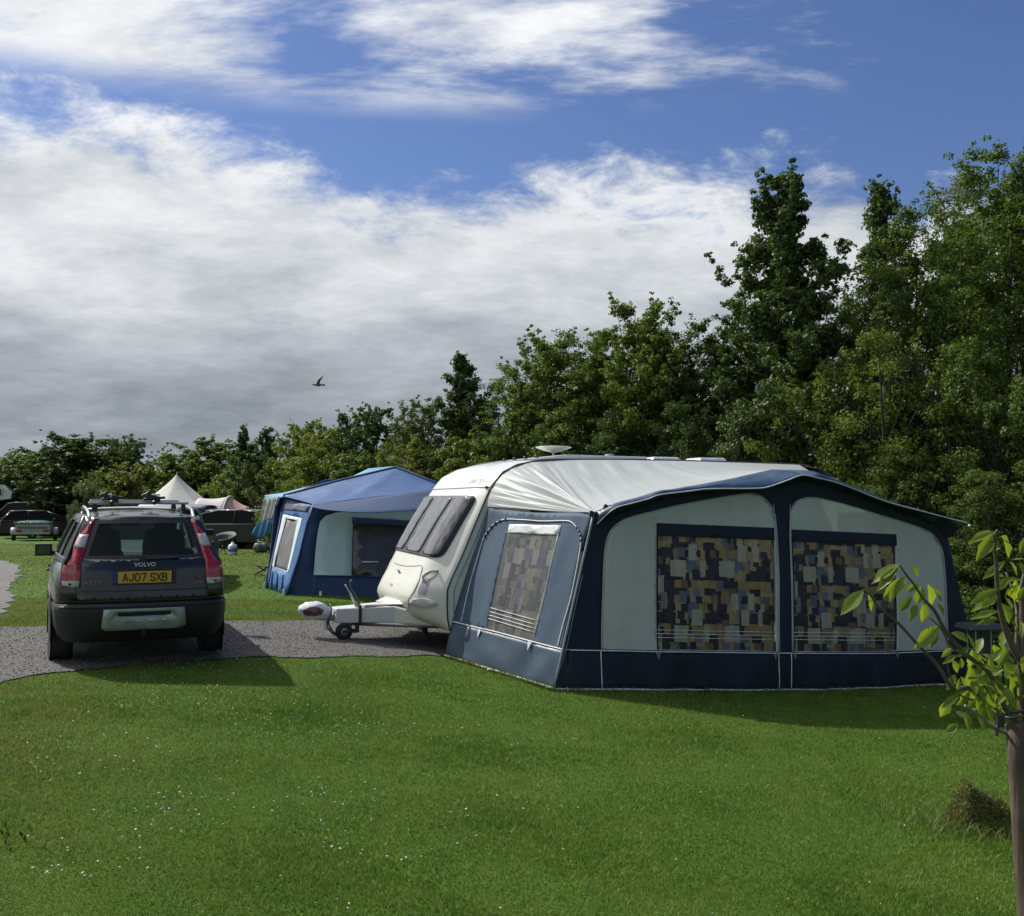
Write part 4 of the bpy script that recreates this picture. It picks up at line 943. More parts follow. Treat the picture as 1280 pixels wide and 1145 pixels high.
top2 = [at(331, 619, 21.2), at(354, 616, 20.6), at(400, 604, 21), at(440, 595.5, 21.2), at(461, 585.5, 21.4), at(495, 582.5, 21.2)]
low2 = [at(331, 624, 21.15), T0+Vector((0, .05, -.02)), rid[1]+Vector((-.3, .1, .04)), at(440, 600, 20.6), at(460, 594, 20.6), PKb+Vector((0, .05, 0))]
g = BB(); g.grid(lambda u, v: low2[int(min(u*5, 4))].lerp(low2[int(min(u*5, 4))+1], u*5-int(min(u*5, 4))).lerp(top2[int(min(u*5, 4))].lerp(top2[int(min(u*5, 4))+1], u*5-int(min(u*5, 4))), v), 30, 3); g.build('rear_roof_panel', m_bsky, solid=.01)
# hanging front canopy flap
cu = [T1+Vector((0, -.05, .03)), at(430, 626.5, 18.35), at(480, 620, 18.4), at(531, 613.5, 18.6), at(580, 618, 18.8)]; cl = [at(391, 633.5, 18.05), at(415, 638, 17.75), at(462, 640.5, 17.7), at(530, 637, 17.9), at(585, 634, 18.1)]
cuS, clS = spline(cu, 8), spline(cl, 8)
g = BB(); g.grid(lambda u, v: cuS[int(round(u*32))].lerp(clS[int(round(u*32))], v)+Vector((0, -.06*math.sin(math.pi*v), -.03*math.sin(math.pi*v))), 32, 8); g.build('canopy', m_bnavy, solid=.004)
g = BB(); g.tube(clS, .012, 5); g.build('canopy_piping', m_bblue)
# propped-out end flap with lace and scalloped blue edge
F1, F2, F3, F4 = at(331.5, 622, 20.9), at(350, 621, 20.4), at(325, 652, 21.2), at(341.5, 650, 20.7)
def fl(u, v): return F3.lerp(F4, u).lerp(F1.lerp(F2, u), v)+Vector((-.02, -.02, 0))*math.sin(u*22)
g = BB(); g.grid(fl, 24, 8, uvfn=lambda u, v: (u*.4+3, v)); g.build('lace_flap', mat('lace_white', (.85, .83, .76), .8, var=.2, scale=14, transl=.5), solid=.004)
for u in (0, .93): g = BB(); g.grid(lambda a, v: fl(u+a*.07, v)+Vector((-.01, -.02, 0)), 2, 6); g.build('flap_border', m_bcream, solid=.004)
F5, F6 = at(315.5, 667, 21.4), at(335, 668, 20.9)
def fl2(u, v): 
    sc = .10*abs(math.sin(u*math.pi*1.0)); return F5.lerp(F6, u).lerp(F3.lerp(F4, u), v)+Vector((0, 0, -sc*(1-v)))+Vector((-.03, -.05, 0))*math.sin(u*17+v*3)*(.4+.6*(1-v))
g = BB(); g.grid(fl2, 24, 8); g.build('flap_valance', m_bsky, solid=.004)
g = BB(); g.grid(lambda u, v: (K0.lerp(K0+Vector((.8, 4.2, 0)), u)).lerp(at(345, 621, 20.6).lerp(at(345, 621, 20.6)+Vector((.8, 3.6, 0)), u), v), 6, 4); g.build('rear_wall', m_bnavy, solid=.01)
for q in (K1, K0, K1.lerp(K2, .18), K1.lerp(K2, .5)):
    g = BB(); g.box(q+Vector((-.02, -.08, .05)), (.04, .04, .12)); g.build('peg', m_pipe)

# ================================================================== FOREGROUND ESTATE CAR (x right, y forward, z up; origin under the rear axle)
CA = R(24.0); CZ = .335
car = thing('parked_car', 'dark grey estate car with roof bars, parked on the gravel, its back to us', 'car', (-3.96, 10.72, CZ), CA); car.scale = (.95, 1, 1)
CarM = Matrix.Translation((-3.96, 10.72, CZ)) @ Matrix.Rotation(CA, 4, 'Z') @ Matrix.Diagonal((.95, 1, 1, 1)); CarI = CarM.inverted()
m_paint = mat('dark_grey_metallic', (.019, .022, .026), .3, metal=.35, var=.08, coat=.7, dirt=.2, dirtcol=(.09, .085, .075))
m_clad = mat('charcoal_cladding', (.015, .017, .019), .6, var=.12, dirt=.3, dirtcol=(.07, .065, .055))
m_red = mat('red_lamp', (.34, .006, .008), .12, coat=.8, var=.25, scale=25); m_lens = mat('clear_lamp', (.50, .46, .44), .15, coat=.6)
m_carglass = glass('car_glass', (.70, .82, .78), .07); m_dark = mat('dark_interior', (.018, .018, .02), .8)
m_silver = mat('silver_paint', (.40, .42, .43), .35, metal=.5, coat=.5)
YR = [(.24, -.74), (.32, -.84), (.40, -.90), (.565, -.955), (.60, -.95), (.62, -.925), (.66, -.905), (.80, -.89), (.98, -.87), (1.05, -.83), (1.25, -.70), (1.42, -.59), (1.48, -.53), (1.53, -.46)]
def yrear(x, z): return sum(interp(YR, z+o_) for o_ in (-.03, -.015, 0, .015, .03))/5+.11*(abs(x)/.8)**2.6
def crear(off=0.0): return lambda x, z: Vector((x, yrear(x, z)-off, z))
def cpx(px, py):
    x, z = 0, .8
    for _ in range(15):
        p = lplane(px, py, (0, yrear(x, z), 0), (0, 1, 0), CarI); x, z = max(-.95, min(.95, p.x)), p.z
    return (x, z)
def ring(z, w, yr, yf, rr=.20, rf=.55, n=9, hood=None):
    pts = []
    def corner(cx, cy, r, a0): 
        return [(cx+r*math.cos(R(a0+90*i/n)), cy+r*math.sin(R(a0+90*i/n))) for i in range(n+1)]
    o_ = corner(w-rf, yf-rf, rf, 0)+corner(-w+rf, yf-rf, rf, 90)+corner(-w+rr, yr+rr, rr, 180)+corner(w-rr, yr+rr, rr, 270)
    side = []
    for a, b_ in zip(o_, o_[1:]+o_[:1]):
        L = math.hypot(b_[0]-a[0], b_[1]-a[1]); k = 30 if L > .8 else 1
        for i in range(k): side.append((a[0]+(b_[0]-a[0])*i/k, a[1]+(b_[1]-a[1])*i/k))
    return [(x*(1-.075*sst(.2, -.9, y)), y+(.11*(abs(x)/.8)**2.6)*sst(-.2, -.7, y), z if hood is None else min(z, interp(hood, y))) for x, y in side]
def stack(rings, name, m, cap_top=False, cap_bot=False, parent=None):
    g = MB(); n = len(rings[0]); g.add([p for r_ in rings for p in r_], [(j*n+i, j*n+(i+1) % n, (j+1)*n+(i+1) % n, (j+1)*n+i) for j in range(len(rings)-1) for i in range(n)], True)
    if cap_top: g.add(rings[-1], [tuple(range(n))])
    if cap_bot: g.add(rings[0], [tuple(range(n-1, -1, -1))])
    return g.build(name, m, parent if parent else car)
hood = [(2.1, 2), (2.35, 1.02), (3.0, .93), (3.5, .80), (3.8, .66)]
stack([ring(.24, .80, -.74, 3.5), ring(.30, .87, -.82, 3.6), ring(.40, .905, -.90, 3.72), ring(.565, .925, -.96, 3.78), ring(.60, .922, -.955, 3.78), ring(.625, .91, -.93, 3.76)], 'bumper_and_sills', m_clad, cap_bot=True)
stack([ring(.62, .905, -.865, 3.75, hood=hood), ring(.66, .915, -.87, 3.75, hood=hood), ring(.80, .915, -.85, 3.72, hood=hood), ring(.92, .895, -.84, 3.66, hood=hood), ring(.985, .855, -.82, 3.6, .32, hood=hood), ring(1.0, .80, -.80, 3.5, .30, hood=hood)], 'body', m_paint, cap_top=True)
def sx(y, z): return interp([(1.0, .845), (1.2, .765), (1.44, .645), (1.5, .58)], z)*(1-.125*sst(1.0, -.9, y))
# side glass + pillars
for s in (-1, 1):
    def sm(off=0): return lambda y, z: Vector((s*(sx(y, z)+off), y, z))
    outl = [(-.80, 1.0), (2.42, 1.0), (1.72, 1.43), (1.2, 1.47), (.2, 1.475), (-.50, 1.455)]
    wins = [[(-.62, 1.06), (.12, 1.05), (.10, 1.40), (-.44, 1.385)], [(.20, 1.05), (1.0, 1.045), (.95, 1.41), (.18, 1.405)], [(1.08, 1.045), (2.05, 1.04), (1.62, 1.38), (1.4, 1.41), (1.03, 1.415)]]
    g = MB(); g.panel(outl, wins, sm(0), .25); g.build('pillars', m_paint, car, solid=.03)
    for q in wins: g = MB(); g.panel(q, (), sm(-.004), .3); g.build('side_window', m_carglass, car)
# rear face: tailgate with window
lt = [(380, 140), (330, 200), (285, 250), (262, 300), (250, 380), (228, 400), (195, 432), (188, 480), (185, 560), (295, 562), (300, 500), (302, 420), (325, 340), (352, 250), (372, 180), (388, 150)]
LT = [cpx(40+x/4.923, 620+y/4.923) for x, y in lt]
cxm = cpx(183, 720)[0]
LT = [(x-cxm*.5, z) for x, z in LT]
gl = [(-.60, 1.06), (-.475, 1.425), (.475, 1.425), (.60, 1.06), (.3, 1.045), (-.3, 1.045)]
tg = [(-.64, .665), (-.64, 1.0), (-.58, 1.20), (-.505, 1.46), (.505, 1.46), (.58, 1.20), (.64, 1.0), (.64, .665)]
g = MB(); g.panel(tg, [gl], crear(.014), .06); tail = g.build('tailgate', m_paint, car, solid=.02)
g = MB(); g.panel(gl, (), crear(.008), .2); g.build('rear_window', m_carglass, car)
for q in ([(-.60, 1.06), (-.475, 1.425), (-.435, 1.40), (-.545, 1.075)], [(.60, 1.06), (.475, 1.425), (.435, 1.40), (.545, 1.075)], [(-.475, 1.425), (.475, 1.425), (.44, 1.395), (-.44, 1.395)], [(-.60, 1.06), (-.3, 1.045), (.3, 1.045), (.60, 1.06), (.57, 1.085), (-.57, 1.085)]):
    g = MB(); g.panel(q, (), crear(.014), .2); g.build('window_border', m_black, car)
# D-pillar fillers and lamps
for s in (-1, 1):
    g = MB(); g.panel([(s*x, z) for x, z in [(.62, .66), (.80, .66), (.79, 1.0), (.68, 1.22), (.575, 1.47), (.49, 1.46), (.57, 1.2)]], (), crear(.0), .12); g.build('rear_pillar', m_paint, car, solid=.03)
    P_ = [(s*-x, z) for x, z in LT]; g = MB(); g.panel(P_, (), lambda x, z: Vector((x, yrear(x, z)-.03, z)), .08); tl = g.build('tail_lamp', m_red, car, solid=.03)
    def cut(z0, z1, m, nm):
        # horizontal slice of the lamp outline
        zz = np.linspace(z0, z1, 4); L_, R_ = [], []
        for z in zz:
            xs_ = []
            for (xa, za), (xb, zb_) in zip(P_, P_[1:]+P_[:1]):
                if (za-z)*(zb_-z) < 0: xs_.append(xa+(xb-xa)*(z-za)/(zb_-za))
            if len(xs_) >= 2: L_.append((min(xs_)+.004, z)); R_.append((max(xs_)-.004, z))
        if len(L_) > 1: q = MB(); q.panel(L_+R_[::-1], (), lambda x, z: Vector((x, yrear(x, z)-.038, z)), .08); q.build(nm, m, tl, solid=.008)
    zt_ = cpx(100, 668)[1]; zb2 = cpx(100, 684)[1]; cut(zb2, zt_, m_lens, 'reversing_lens')
    zt_ = cpx(90, 726)[1]; zb2 = cpx(90, 734)[1]; cut(zb2, zt_, mat('lower_lens', (.42, .43, .40), .2, coat=.5), 'lower_lens')
    g = MB(); g.lathe([(0, -.01), (.012, -.01), (.012, .01), (0, .012)], (s*.71, yrear(.71, .80)-.05, zb2+.03), 'Y', 8); g.build('screw_cap', m_black, tl)
# plate recess, plate, badge lettering
g = MB(); g.panel([(-.31, .80), (-.31, .97), (.31, .97), (.31, .80)], (), crear(.016), .2); g.build('plate_recess', m_clad, car)
g = MB(); g.box((0, yrear(0, .87)-.030, .875), (.52, .012, .112)); g.box((-.285, yrear(0, .87)-.030, .875), (.05, .010, .112), mi=1); pl = g.build('number_plate', [mat('plate_yellow', (.58, .36, .035), .45, var=.03), mat('plate_blue', (.02, .04, .20), .4)], car, bevel=.003)
RF = lambda x, z, off: Matrix.Translation((x, yrear(x, z)-off, z)) @ Matrix.Rotation(R(90), 4, 'X')
GLY = {'A': [[(0, 0), (.5, 1), (1, 0)], [(.2, .3), (.8, .3)]], 'J': [[(.9, 1), (.9, .25), (.7, 0), (.3, 0), (.08, .25)]], '0': [[(.25, 0), (.0, .25), (0, .75), (.25, 1), (.75, 1), (1, .75), (1, .25), (.75, 0), (.25, 0)]],
       '7': [[(0, 1), (1, 1), (.4, 0)]], 'S': [[(1, .82), (.75, 1), (.25, 1), (0, .8), (.1, .58), (.9, .42), (1, .2), (.75, 0), (.25, 0), (0, .18)]], 'X': [[(0, 0), (1, 1)], [(0, 1), (1, 0)]],
       'B': [[(0, 0), (0, 1), (.7, 1), (.92, .8), (.7, .54), (0, .54)], [(.7, .54), (1, .3), (.75, 0), (0, 0)]]}
cw, chh, px0 = .043, .070, -.212
for ch in 'AJ07 SXB':
    if ch != ' ':
        g = MB()
        for st in GLY[ch]:
            for (xa, za), (xb, zb_) in zip(st, st[1:]):
                a = Vector((px0+xa*cw, 0, (za-.5)*chh)); b_ = Vector((px0+xb*cw, 0, (zb_-.5)*chh)); dd = (b_-a).normalized(); nn_ = Vector((-dd.z, 0, dd.x))*.0062; ex = dd*.005; yy_ = yrear(0, .87)-.0385
                g.add([v+Vector((0, yy_, .875)) for v in (a-ex+nn_, a-ex-nn_, b_+ex-nn_, b_+ex+nn_)], [(0, 1, 2, 3)])
        g.build('lettering', m_black, pl, solid=.001); px0 += .059
    else: px0 += .030
m_badge = mat('badge_metal', (.62, .62, .62), .3, metal=.6)
text('VOLVO', .055, RF(.0, .995, .040) @ Matrix.Scale(1.15, 4, (1, 0, 0)), m_badge, tail, bold=.001)
text('XC70', .045, RF(-.50, .83, .042) @ Matrix.Scale(1.5, 4, (1, 0, 0)), mat('dull_badge', (.28, .28, .29), .4, metal=.5), tail)
text('D5', .042, RF(.52, .855, .042), mat('badge_red', (.25, .03, .03), .4), tail); text('AWD', .036, RF(.52, .81, .042), mat('dull_badge', (.28, .28, .29), .4, metal=.5), tail)
g = MB(); g.tube([crear(.014)(x, .745) for x in np.linspace(-.62, .62, 14)], .005, 5); g.build('gate_crease', m_black, tail)
g = MB(); g.tube([crear(.024)(x, 1.055-.008*(1-abs(x)/.3)) for x in np.linspace(-.02, .34, 8)], .009, 6); g.box(crear(.03)(-.02, 1.045), (.06, .04, .05)); g.build('rear_wiper', m_black, tail)
# bumper details
g = MB(); sk = [(-.39, .575), (-.41, .40), (-.37, .365), (.37, .365), (.41, .40), (.39, .575)]
g.panel(sk, [[(-.25, .545), (.25, .545), (.26, .53), (.25, .505), (-.25, .505), (-.26, .53)]], lambda x, z: Vector((x, yrear(x, z)-.02-.02*(z < .5), z)), .12); sp_ = g.build('skid_plate', mat('skid_silver', (.34, .37, .36), .45, metal=.3), car, solid=.012)
for x in (-.2, -.07, .06, .19): g = MB(); g.box((x, yrear(x, .46)-.045, .462), (.05, .01, .010)); g.build('slot', m_chrome, sp_)
g = MB(); g.tube([crear(.012)(x, .60) for x in np.linspace(-.80, .80, 24)], .012, 6); g.build('bumper_strip', m_black, car)
g = MB(); g.box((0, -.80, .33), (.05, .2, .05)); g.lathe([(0, -.03), (.025, -.02), (.025, .02), (0, .03)], (0, -.9, .36), 'Z', 10); g.box((0, 1.2, .25), (1.3, 3.4, .05)); g.box((0, 0, .30), (1.3, .12, .12)); g.build('underbody', m_dark, car)
# roof and rails
def rz(y): return interp([(-.56, 1.455), (-.45, 1.485), (-.2, 1.505), (.4, 1.525), (1.1, 1.53), (1.5, 1.50), (1.75, 1.435)], y)
def roofc(u, v):
    y = -.58+2.33*v; w_ = sx(y, 1.44)-.02*sst(.06, 0, v); x = (u*2-1)*w_; k = abs(u*2-1); return Vector((x, y+(.05*k**3 if v < .05 else 0), rz(y)-.075*k**3.5))
g = MB(); g.grid(roofc, 24, 24); g.build('roof', m_paint, car, solid=.02)
for s in (-1, 1):
    pts = [(s*.53, -.42, 1.45), (s*.535, -.25, 1.50), (s*.55, .0, 1.535), (s*.565, .7, 1.56), (s*.56, 1.35, 1.54), (s*.545, 1.6, 1.46)]
    g = MB(); g.tube(spline(pts, 6), .018, 8); g.build('roof_rail', m_silver, car)
def bar(y, z, h): g = MB(); g.box((0, y, z), (h*2, .055, .028)); b_ = g.build('crossbar', m_silver, car, bevel=.01); 
for y, z, h in ((.05, 1.60, .53), (.80, 1.625, .50)):
    bar(y, z, h)
    for s in (-1, 1): g = MB(); g.box((s*(h-.06), y, z-.05), (.06, .07, .08), taper=.7); g.build('bar_foot', m_black, car, bevel=.01)
for x in (-.30, .14):
    g = MB(); g.tube([(x, -.15, 1.60), (x+.02, .3, 1.655), (x+.03, .85, 1.68)], [.022, .02, .022], 8); g.box((x, .05, 1.655), (.16, .10, .06), Matrix.Rotation(.2, 3, 'Y')); g.box((x-.07, .1, 1.685), (.09, .07, .05), Matrix.Rotation(-.5, 3, 'Y')); g.tube([(x-.10, .0, 1.64), (x+.13, .02, 1.66)], .015, 6); g.build('carrier_clamp', m_black, car, bevel=.004)
g = MB(); g.box((-.31, .02, 1.675), (.05, .04, .045)); g.build('buckle', m_chrome, car, bevel=.008); g = MB(); g.box((.17, .02, 1.69), (.09, .03, .02)); g.build('buckle', m_chrome, car, bevel=.005)
g = MB(); g.panel([(-.60, 1.0), (.60, 1.0), (.50, 1.41), (-.50, 1.41)], (), lambda x, z: Vector((x*1.25, 2.42-(z-1.0)*1.62-.1*(x/.6)**2, z)), .2); g.build('windscreen', m_carglass, car)
g = MB(); g.box((0, 2.2, .96), (1.5, .5, .08)); g.box((0, .1, .72), (1.45, 1.5, .5)); g.build('interior_trim', m_dark, car)
for x in (-.38, .36):
    g = MB(); g.grid(lambda u, v: Vector((x+(.25-.10*max(0, v-.6)**1.0)*math.cos(u*6.283)*(1 if v < .97 else .3), 1.10+.15*v*-.4+.07*math.sin(u*6.283), .85+.47*v)), 20, 12); g.build('seat', m_dark, car, solid=.01)
    g = MB(); g.box((x, .98, 1.335), (.25, .09, .16)); g.build('headrest', m_dark, car, bevel=.04, seg=3)
    g = MB(); g.box((x*1.05, .45, .95), (.60, .14, .30), taper=.85); g.build('seat', m_dark, car, bevel=.06, seg=3)
g = MB(); g.box((.0, 1.75, 1.36), (.24, .03, .065)); g.build('rear_view_mirror', m_black, car, bevel=.02)
for s in (-1, 1):
    g = MB(); g.box((s*1.0, 2.0, 1.045), (.20, .10, .145)); g.tube([(s*.84, 2.02, 1.0), (s*.95, 2.02, 1.01)], .03, 8); mr = g.build('door_mirror', m_black, car, bevel=.045, seg=4)
    g = MB(); g.box((s*1.0, 1.945, 1.045), (.15, .008, .10)); g.build('mirror_glass', mat('mirror', (.10, .11, .12), .06, metal=.9), mr, bevel=.003)
    for y0 in (1.02, .16):
        g = MB(); g.box((s*.925, y0+.18, .90), (.03, .17, .025)); g.build('door_handle', m_paint, car, bevel=.008)
    g = MB(); g.tube([(s*.917, y, .66) for y in np.linspace(.5, 2.3, 6)], .02, 6); g.build('door_moulding', m_clad, car)
# wheels
def wheel(x, y, r=.335, w_=.225, par=None, m=m_rubber, rimm=m_silver, spokes=5, zc=None, name='wheel'):
    zc = r if zc is None else zc; s = 1 if x > 0 else -1
    g = MB(); h = w_/2; g.lathe([(r*.66, -h*.9), (r*.72, -h), (r*.93, -h), (r*.985, -h*.8), (r, -h*.5), (r, h*.5), (r*.985, h*.8), (r*.93, h), (r*.72, h), (r*.66, h*.9)], (x, y, zc), 'X', 30); wl = g.build(name, m, par)
    g = MB(); g.lathe([(0, s*h*.5), (r*.6, s*h*.35), (r*.66, s*h*.9), (r*.66, -s*h*.9), (r*.5, -s*h*.2), (0, -s*h*.2)], (x, y, zc), 'X', 24)
    for k in range(spokes):
        a = 6.283*k/spokes; g.box((x+s*h*.72, y+math.cos(a)*r*.34, zc+math.sin(a)*r*.34), (.02, r*.62, r*.16), Matrix.Rotation(a, 3, 'X'))
    g.build('rim', rimm, wl); return wl
for x in (-.80, .80):
    for y in (0, 2.76): wheel(x*(.965 if y == 0 else 1), y, par=car)
    s = 1 if x > 0 else -1
    for y in (0, 2.76):
        g = MB(); q = [(y+.44*math.cos(a), .335+.43*math.sin(a)) for a in np.linspace(-.25, math.pi+.25, 22)]+[(y+.35*math.cos(a), .335+.345*math.sin(a)) for a in np.linspace(math.pi+.25, -.25, 22)]
        g.panel(q, (), lambda a, b_: Vector((s*.912*(1-.075*sst(.2, -.9, a)), a, b_)), .2); g.build('wheel_arch', m_clad, car, solid=.012)
        g = MB(); g.panel([(y+.35*math.cos(a), .335+.345*math.sin(a)) for a in np.linspace(0, 6.28, 24)[:-1]], (), lambda a, b_: Vector((s*.908*(1-.075*sst(.2, -.9, a)), a, b_)), .3); g.build('wheel_well', m_dark, car)

# ================================================================== VEHICLES FURTHER OFF
def bgcar(name, label, px, d, rz_, prof, glassp, wid, colr, cat='car', group=None, wheels=(.8, 3.3), tum=.14, roofc=None, plate=False, rearlamps=None, r=.31, lampc=None):
    """prof: side outline (y,z) of the body; glassp: side outline of the glasshouse"""
    x = (px-640)/FPX*d; th = thing(name, label, cat, (x, d, G(x, d)), rz_, group); m = colr
    h = wid/2; g = MB(); k = len(prof)
    vs = []
    for s, ww in ((-1, h*.93), (-1, h), (1, h), (1, h*.93)):
        for y, z in prof: vs.append((s*(ww if z < 1.0 else ww*.93), y+(0 if ww == h else (.05 if y < 2 else -.05)), z-(0 if ww == h else -.0)))
    vs = [(-h*.90, *p) for p in prof]+[(-h, p[0], p[1]) for p in [(y*.97+.06, z) for y, z in prof]]+[(h, p[0], p[1]) for p in [(y*.97+.06, z) for y, z in prof]]+[(h*.90, *p) for p in prof]
    fs = [(j*k+i, j*k+(i+1) % k, (j+1)*k+(i+1) % k, (j+1)*k+i) for j in range(3) for i in range(k)]; g.add(vs, fs); g.add(vs[:k], [tuple(range(k))]); g.add(vs[3*k:], [tuple(range(k-1, -1, -1))])
    g.build('body', m, th, bevel=.02)
    # glasshouse
    zt2 = max(z for _, z in glassp); zb_ = min(z for _, z in glassp); q = len(glassp)
    def hw(z): return h*.92-tum*(z-zb_)/(zt2-zb_)
    g = MB(); vs = [(-hw(z), y, z) for y, z in glassp]+[(hw(z), y, z) for y, z in glassp]
    g.add(vs, [(i, (i+1) % q, q+(i+1) % q, q+i) for i in range(q)]+[tuple(range(q-1, -1, -1)), tuple(range(q, 2*q))]); g.build('glasshouse', mat('far_glass', (.010, .013, .014), .6, coat=0, spec=.12), th)
    # roof skin and pillars
    tp = sorted([p for p in glassp if p[1] > zt2-.12]); y0, y1 = tp[0][0], tp[-1][0]
    g = MB(); g.grid(lambda u, v: Vector(((u*2-1)*(hw(zt2)+.01), y0-.04+(y1-y0+.08)*v, zt2+.015+.03*math.sin(math.pi*u)-.02*abs(2*v-1)**3)), 8, 8); g.build('roof', roofc or m, th, solid=.03)
    for s in (-1, 1):
        for (ya, za), (yb, zb2_) in zip(glassp, glassp[1:]+glassp[:1]):
            g = MB(); g.tube([(s*(hw(za)+.004), ya, za), (s*(hw(zb2_)+.004), yb, zb2_)], .028, 6); g.build('pillar', roofc or m, th)
        ym = (y0+y1)/2; g = MB(); g.tube([(s*(hw(zb_)+.004), ym, zb_), (s*(hw(zt2)+.004), ym, zt2)], .03, 6); g.build('pillar', m_black, th)
        for y in wheels: wheel(s*(h-.10), y, r, .2, th, rimm=m_grey)
        for y in (prof[0][0]+.05,):
            g = MB(); g.box((s*(h*.78), y-.03, .85), (.22, .06, .16)); g.build('tail_lamp', lampc or m_red, th, bevel=.02)
        yf = max(y for y, z in prof); g = MB(); g.box((s*(h*.72), yf-.05, .68), (.3, .08, .14)); g.build('headlight', m_lens, th, bevel=.02)
        g = MB(); g.box((s*(h+.08), y1+.35, zb_+.05), (.2, .08, .13)); g.build('door_mirror', mat('mirror_white', (.5, .5, .5), .3) if s < 0 else m_black, th, bevel=.03)
    if plate: g = MB(); g.box((0, prof[0][0]-.03, .80), (.5, .02, .11)); g.build('number_plate', MATS['plate_yellow'], th)
    return th
hatch = [(-.72, .35), (-.78, .60), (-.74, .95), (3.25, .95), (3.9, .78), (4.02, .55), (3.95, .30), (-.6, .28)]; hatchg = [(-.68, .95), (-.25, 1.40), (.5, 1.46), (1.5, 1.42), (2.75, .95)]
m_maroon = mat('black_cherry_paint', (.030, .010, .015), .4, metal=.2, coat=.3); m_blackcar = mat('black_paint', (.008, .009, .010), .3, coat=.4); m_bgreen = mat('dark_teal_van', (.012, .018, .019), .45, coat=.1)
bgcar('parked_car', 'dark maroon hatchback parked behind the small trailer at the far left', 20, 54, R(-62), hatch, hatchg, 1.75, m_maroon, plate=True, group='vehicles parked across the field')
van = [(-.85, .35), (-.88, .95), (-.85, 1.0), (3.6, 1.0), (4.1, .85), (4.2, .45), (4.1, .30), (-.8, .28)]; vang = [(-.84, 1.0), (-.76, 1.86), (-.5, 1.93), (2.0, 1.93), (2.5, 1.85), (3.5, 1.0)]
bgcar('parked_van', 'dark van with a pale roof line behind the maroon hatchback', 66, 59, R(74), van, vang, 1.9, m_bgreen, 'van', 'vehicles parked across the field', roofc=mat('pale_roof', (.30, .33, .32), .3, coat=.4))
mpv = [(-.85, .35), (-.9, .7), (-.86, 1.0), (3.1, 1.0), (3.75, .82), (3.9, .55), (3.8, .28), (-.8, .28)]; mpvg = [(-.84, 1.0), (-.62, 1.45), (.2, 1.56), (1.2, 1.56), (1.75, 1.47), (2.85, 1.0)]
bgcar('parked_car', 'black people carrier side-on in front of the pink and lilac tent', 318, 41.5, R(88), mpv, mpvg, 1.8, m_blackcar, group='vehicles parked across the field', roofc=mat('pillar_silver', (.30, .33, .34), .25, metal=.3, coat=.5), r=.32)
est = [(-.85, .35), (-.9, .6), (-.86, .95), (3.2, .95), (3.8, .8), (3.95, .55), (3.85, .3), (-.8, .28)]; estg = [(-.82, .95), (-.45, 1.44), (.3, 1.50), (1.5, 1.46), (2.6, .95)]
bgcar('parked_car', 'silver car standing beyond the dark grey estate, its roof edges showing either side of it', 172, 19.2, R(8), est, estg, 1.95, m_silver, group='vehicles parked across the field', tum=.04)
# motorhome at the far left edge
x_, d_ = (-44-640)/FPX*60, 60.0; mh = thing('motorhome', 'white motorhome with a curved overcab, cut off by the left edge of the view', 'motorhome', (x_, d_, G(x_, d_)), R(-80))
pr = [(-3.5, .5), (-3.5, 2.9), (-3.2, 3.05), (1.2, 3.1), (2.4, 2.95), (2.95, 2.5), (2.9, 2.15), (1.9, 2.0), (2.6, 1.2), (3.4, 1.0), (3.5, .5)]
g = MB(); g.panel(pr, (), lambda a, b_: (-1.1, a, b_)); g.build('side_wall', m_white, mh); g = MB(); g.panel(pr, (), lambda a, b_: (1.1, a, b_)); g.build('side_wall', m_white, mh)
g = MB(); k = len(pr); g.add([(s*1.1, a, b_) for s in (-1, 1) for a, b_ in pr], [(i, (i+1) % k, k+(i+1) % k, k+i) for i in range(k)]); g.build('shell', m_white, mh)
for s in (-1, 1):
    for y, w_, z_, hh in ((1.9, .9, 2.55, .35), (-.4, 1.1, 1.9, .6), (-2.4, .8, 1.9, .5)): g = MB(); g.box((s*1.11, y, z_), (.02, w_, hh)); g.build('window', MATS['far_glass'], mh, bevel=.01)
    for y in (-2.0, 2.6): wheel(s*.95, y, .35, .22, mh, zc=.36)
g = MB(); g.add([(-1.0, 1.95, 1.98), (1.0, 1.95, 1.98), (1.02, 2.62, 1.22), (-1.02, 2.62, 1.22)], [(0, 1, 2, 3)]); g.build('windscreen', MATS['far_glass'], mh, solid=.03)
# box trailer with green cover
x_, d_ = (43-640)/FPX*50, 50.0; tr_ = thing('trailer', 'small pale camping trailer with a shiny green cover beside the maroon hatchback', 'trailer', (x_, d_, G(x_, d_)), R(20))
g = MB(); g.box((0, .6, .62), (1.55, 1.9, .42)); g.build('body', mat('trailer_cream', (.32, .32, .27), .5, dirt=.4, dirtcol=(.18, .16, .10)), tr_, bevel=.01)
g = MB(); g.box((0, -.36, .66), (1.35, .02, .10)); g.build('stripe', mat('trailer_stripe', (.12, .13, .12), .5), tr_)
g = MB(); g.grid(lambda u, v: Vector(((u*2-1)*.82, -.40+2.0*v, .90+.10*math.sin(math.pi*u)**.4*math.sin(math.pi*v)**.4+.05*mnoise.noise((u*7, v*7, 2)))), 20, 20); g.build('cover', mat('green_tarp', (.015, .10, .075), .22, var=.3, scale=8, bump=.03, bscale=8, spec=.8), tr_)
g = MB(); g.box((0, .6, .88), (1.62, 1.96, .10)); g.build('cover_skirt', MATS['green_tarp'], tr_, bevel=.02)
for s in (-1, 1):
    wheel(s*.95, .7, .27, .16, tr_, zc=.27); g = MB(); g.grid(lambda u, v: Vector((s*.95+(v-.5)*.24, .7+.36*math.cos(math.pi*u), .30+.36*math.sin(math.pi*u))), 12, 2); g.build('mudguard', m_grey, tr_, solid=.015)
    g = MB(); g.box((s*.60, -.37, .50), (.26, .04, .11)); g.build('tail_lamp', m_red, tr_, bevel=.01)
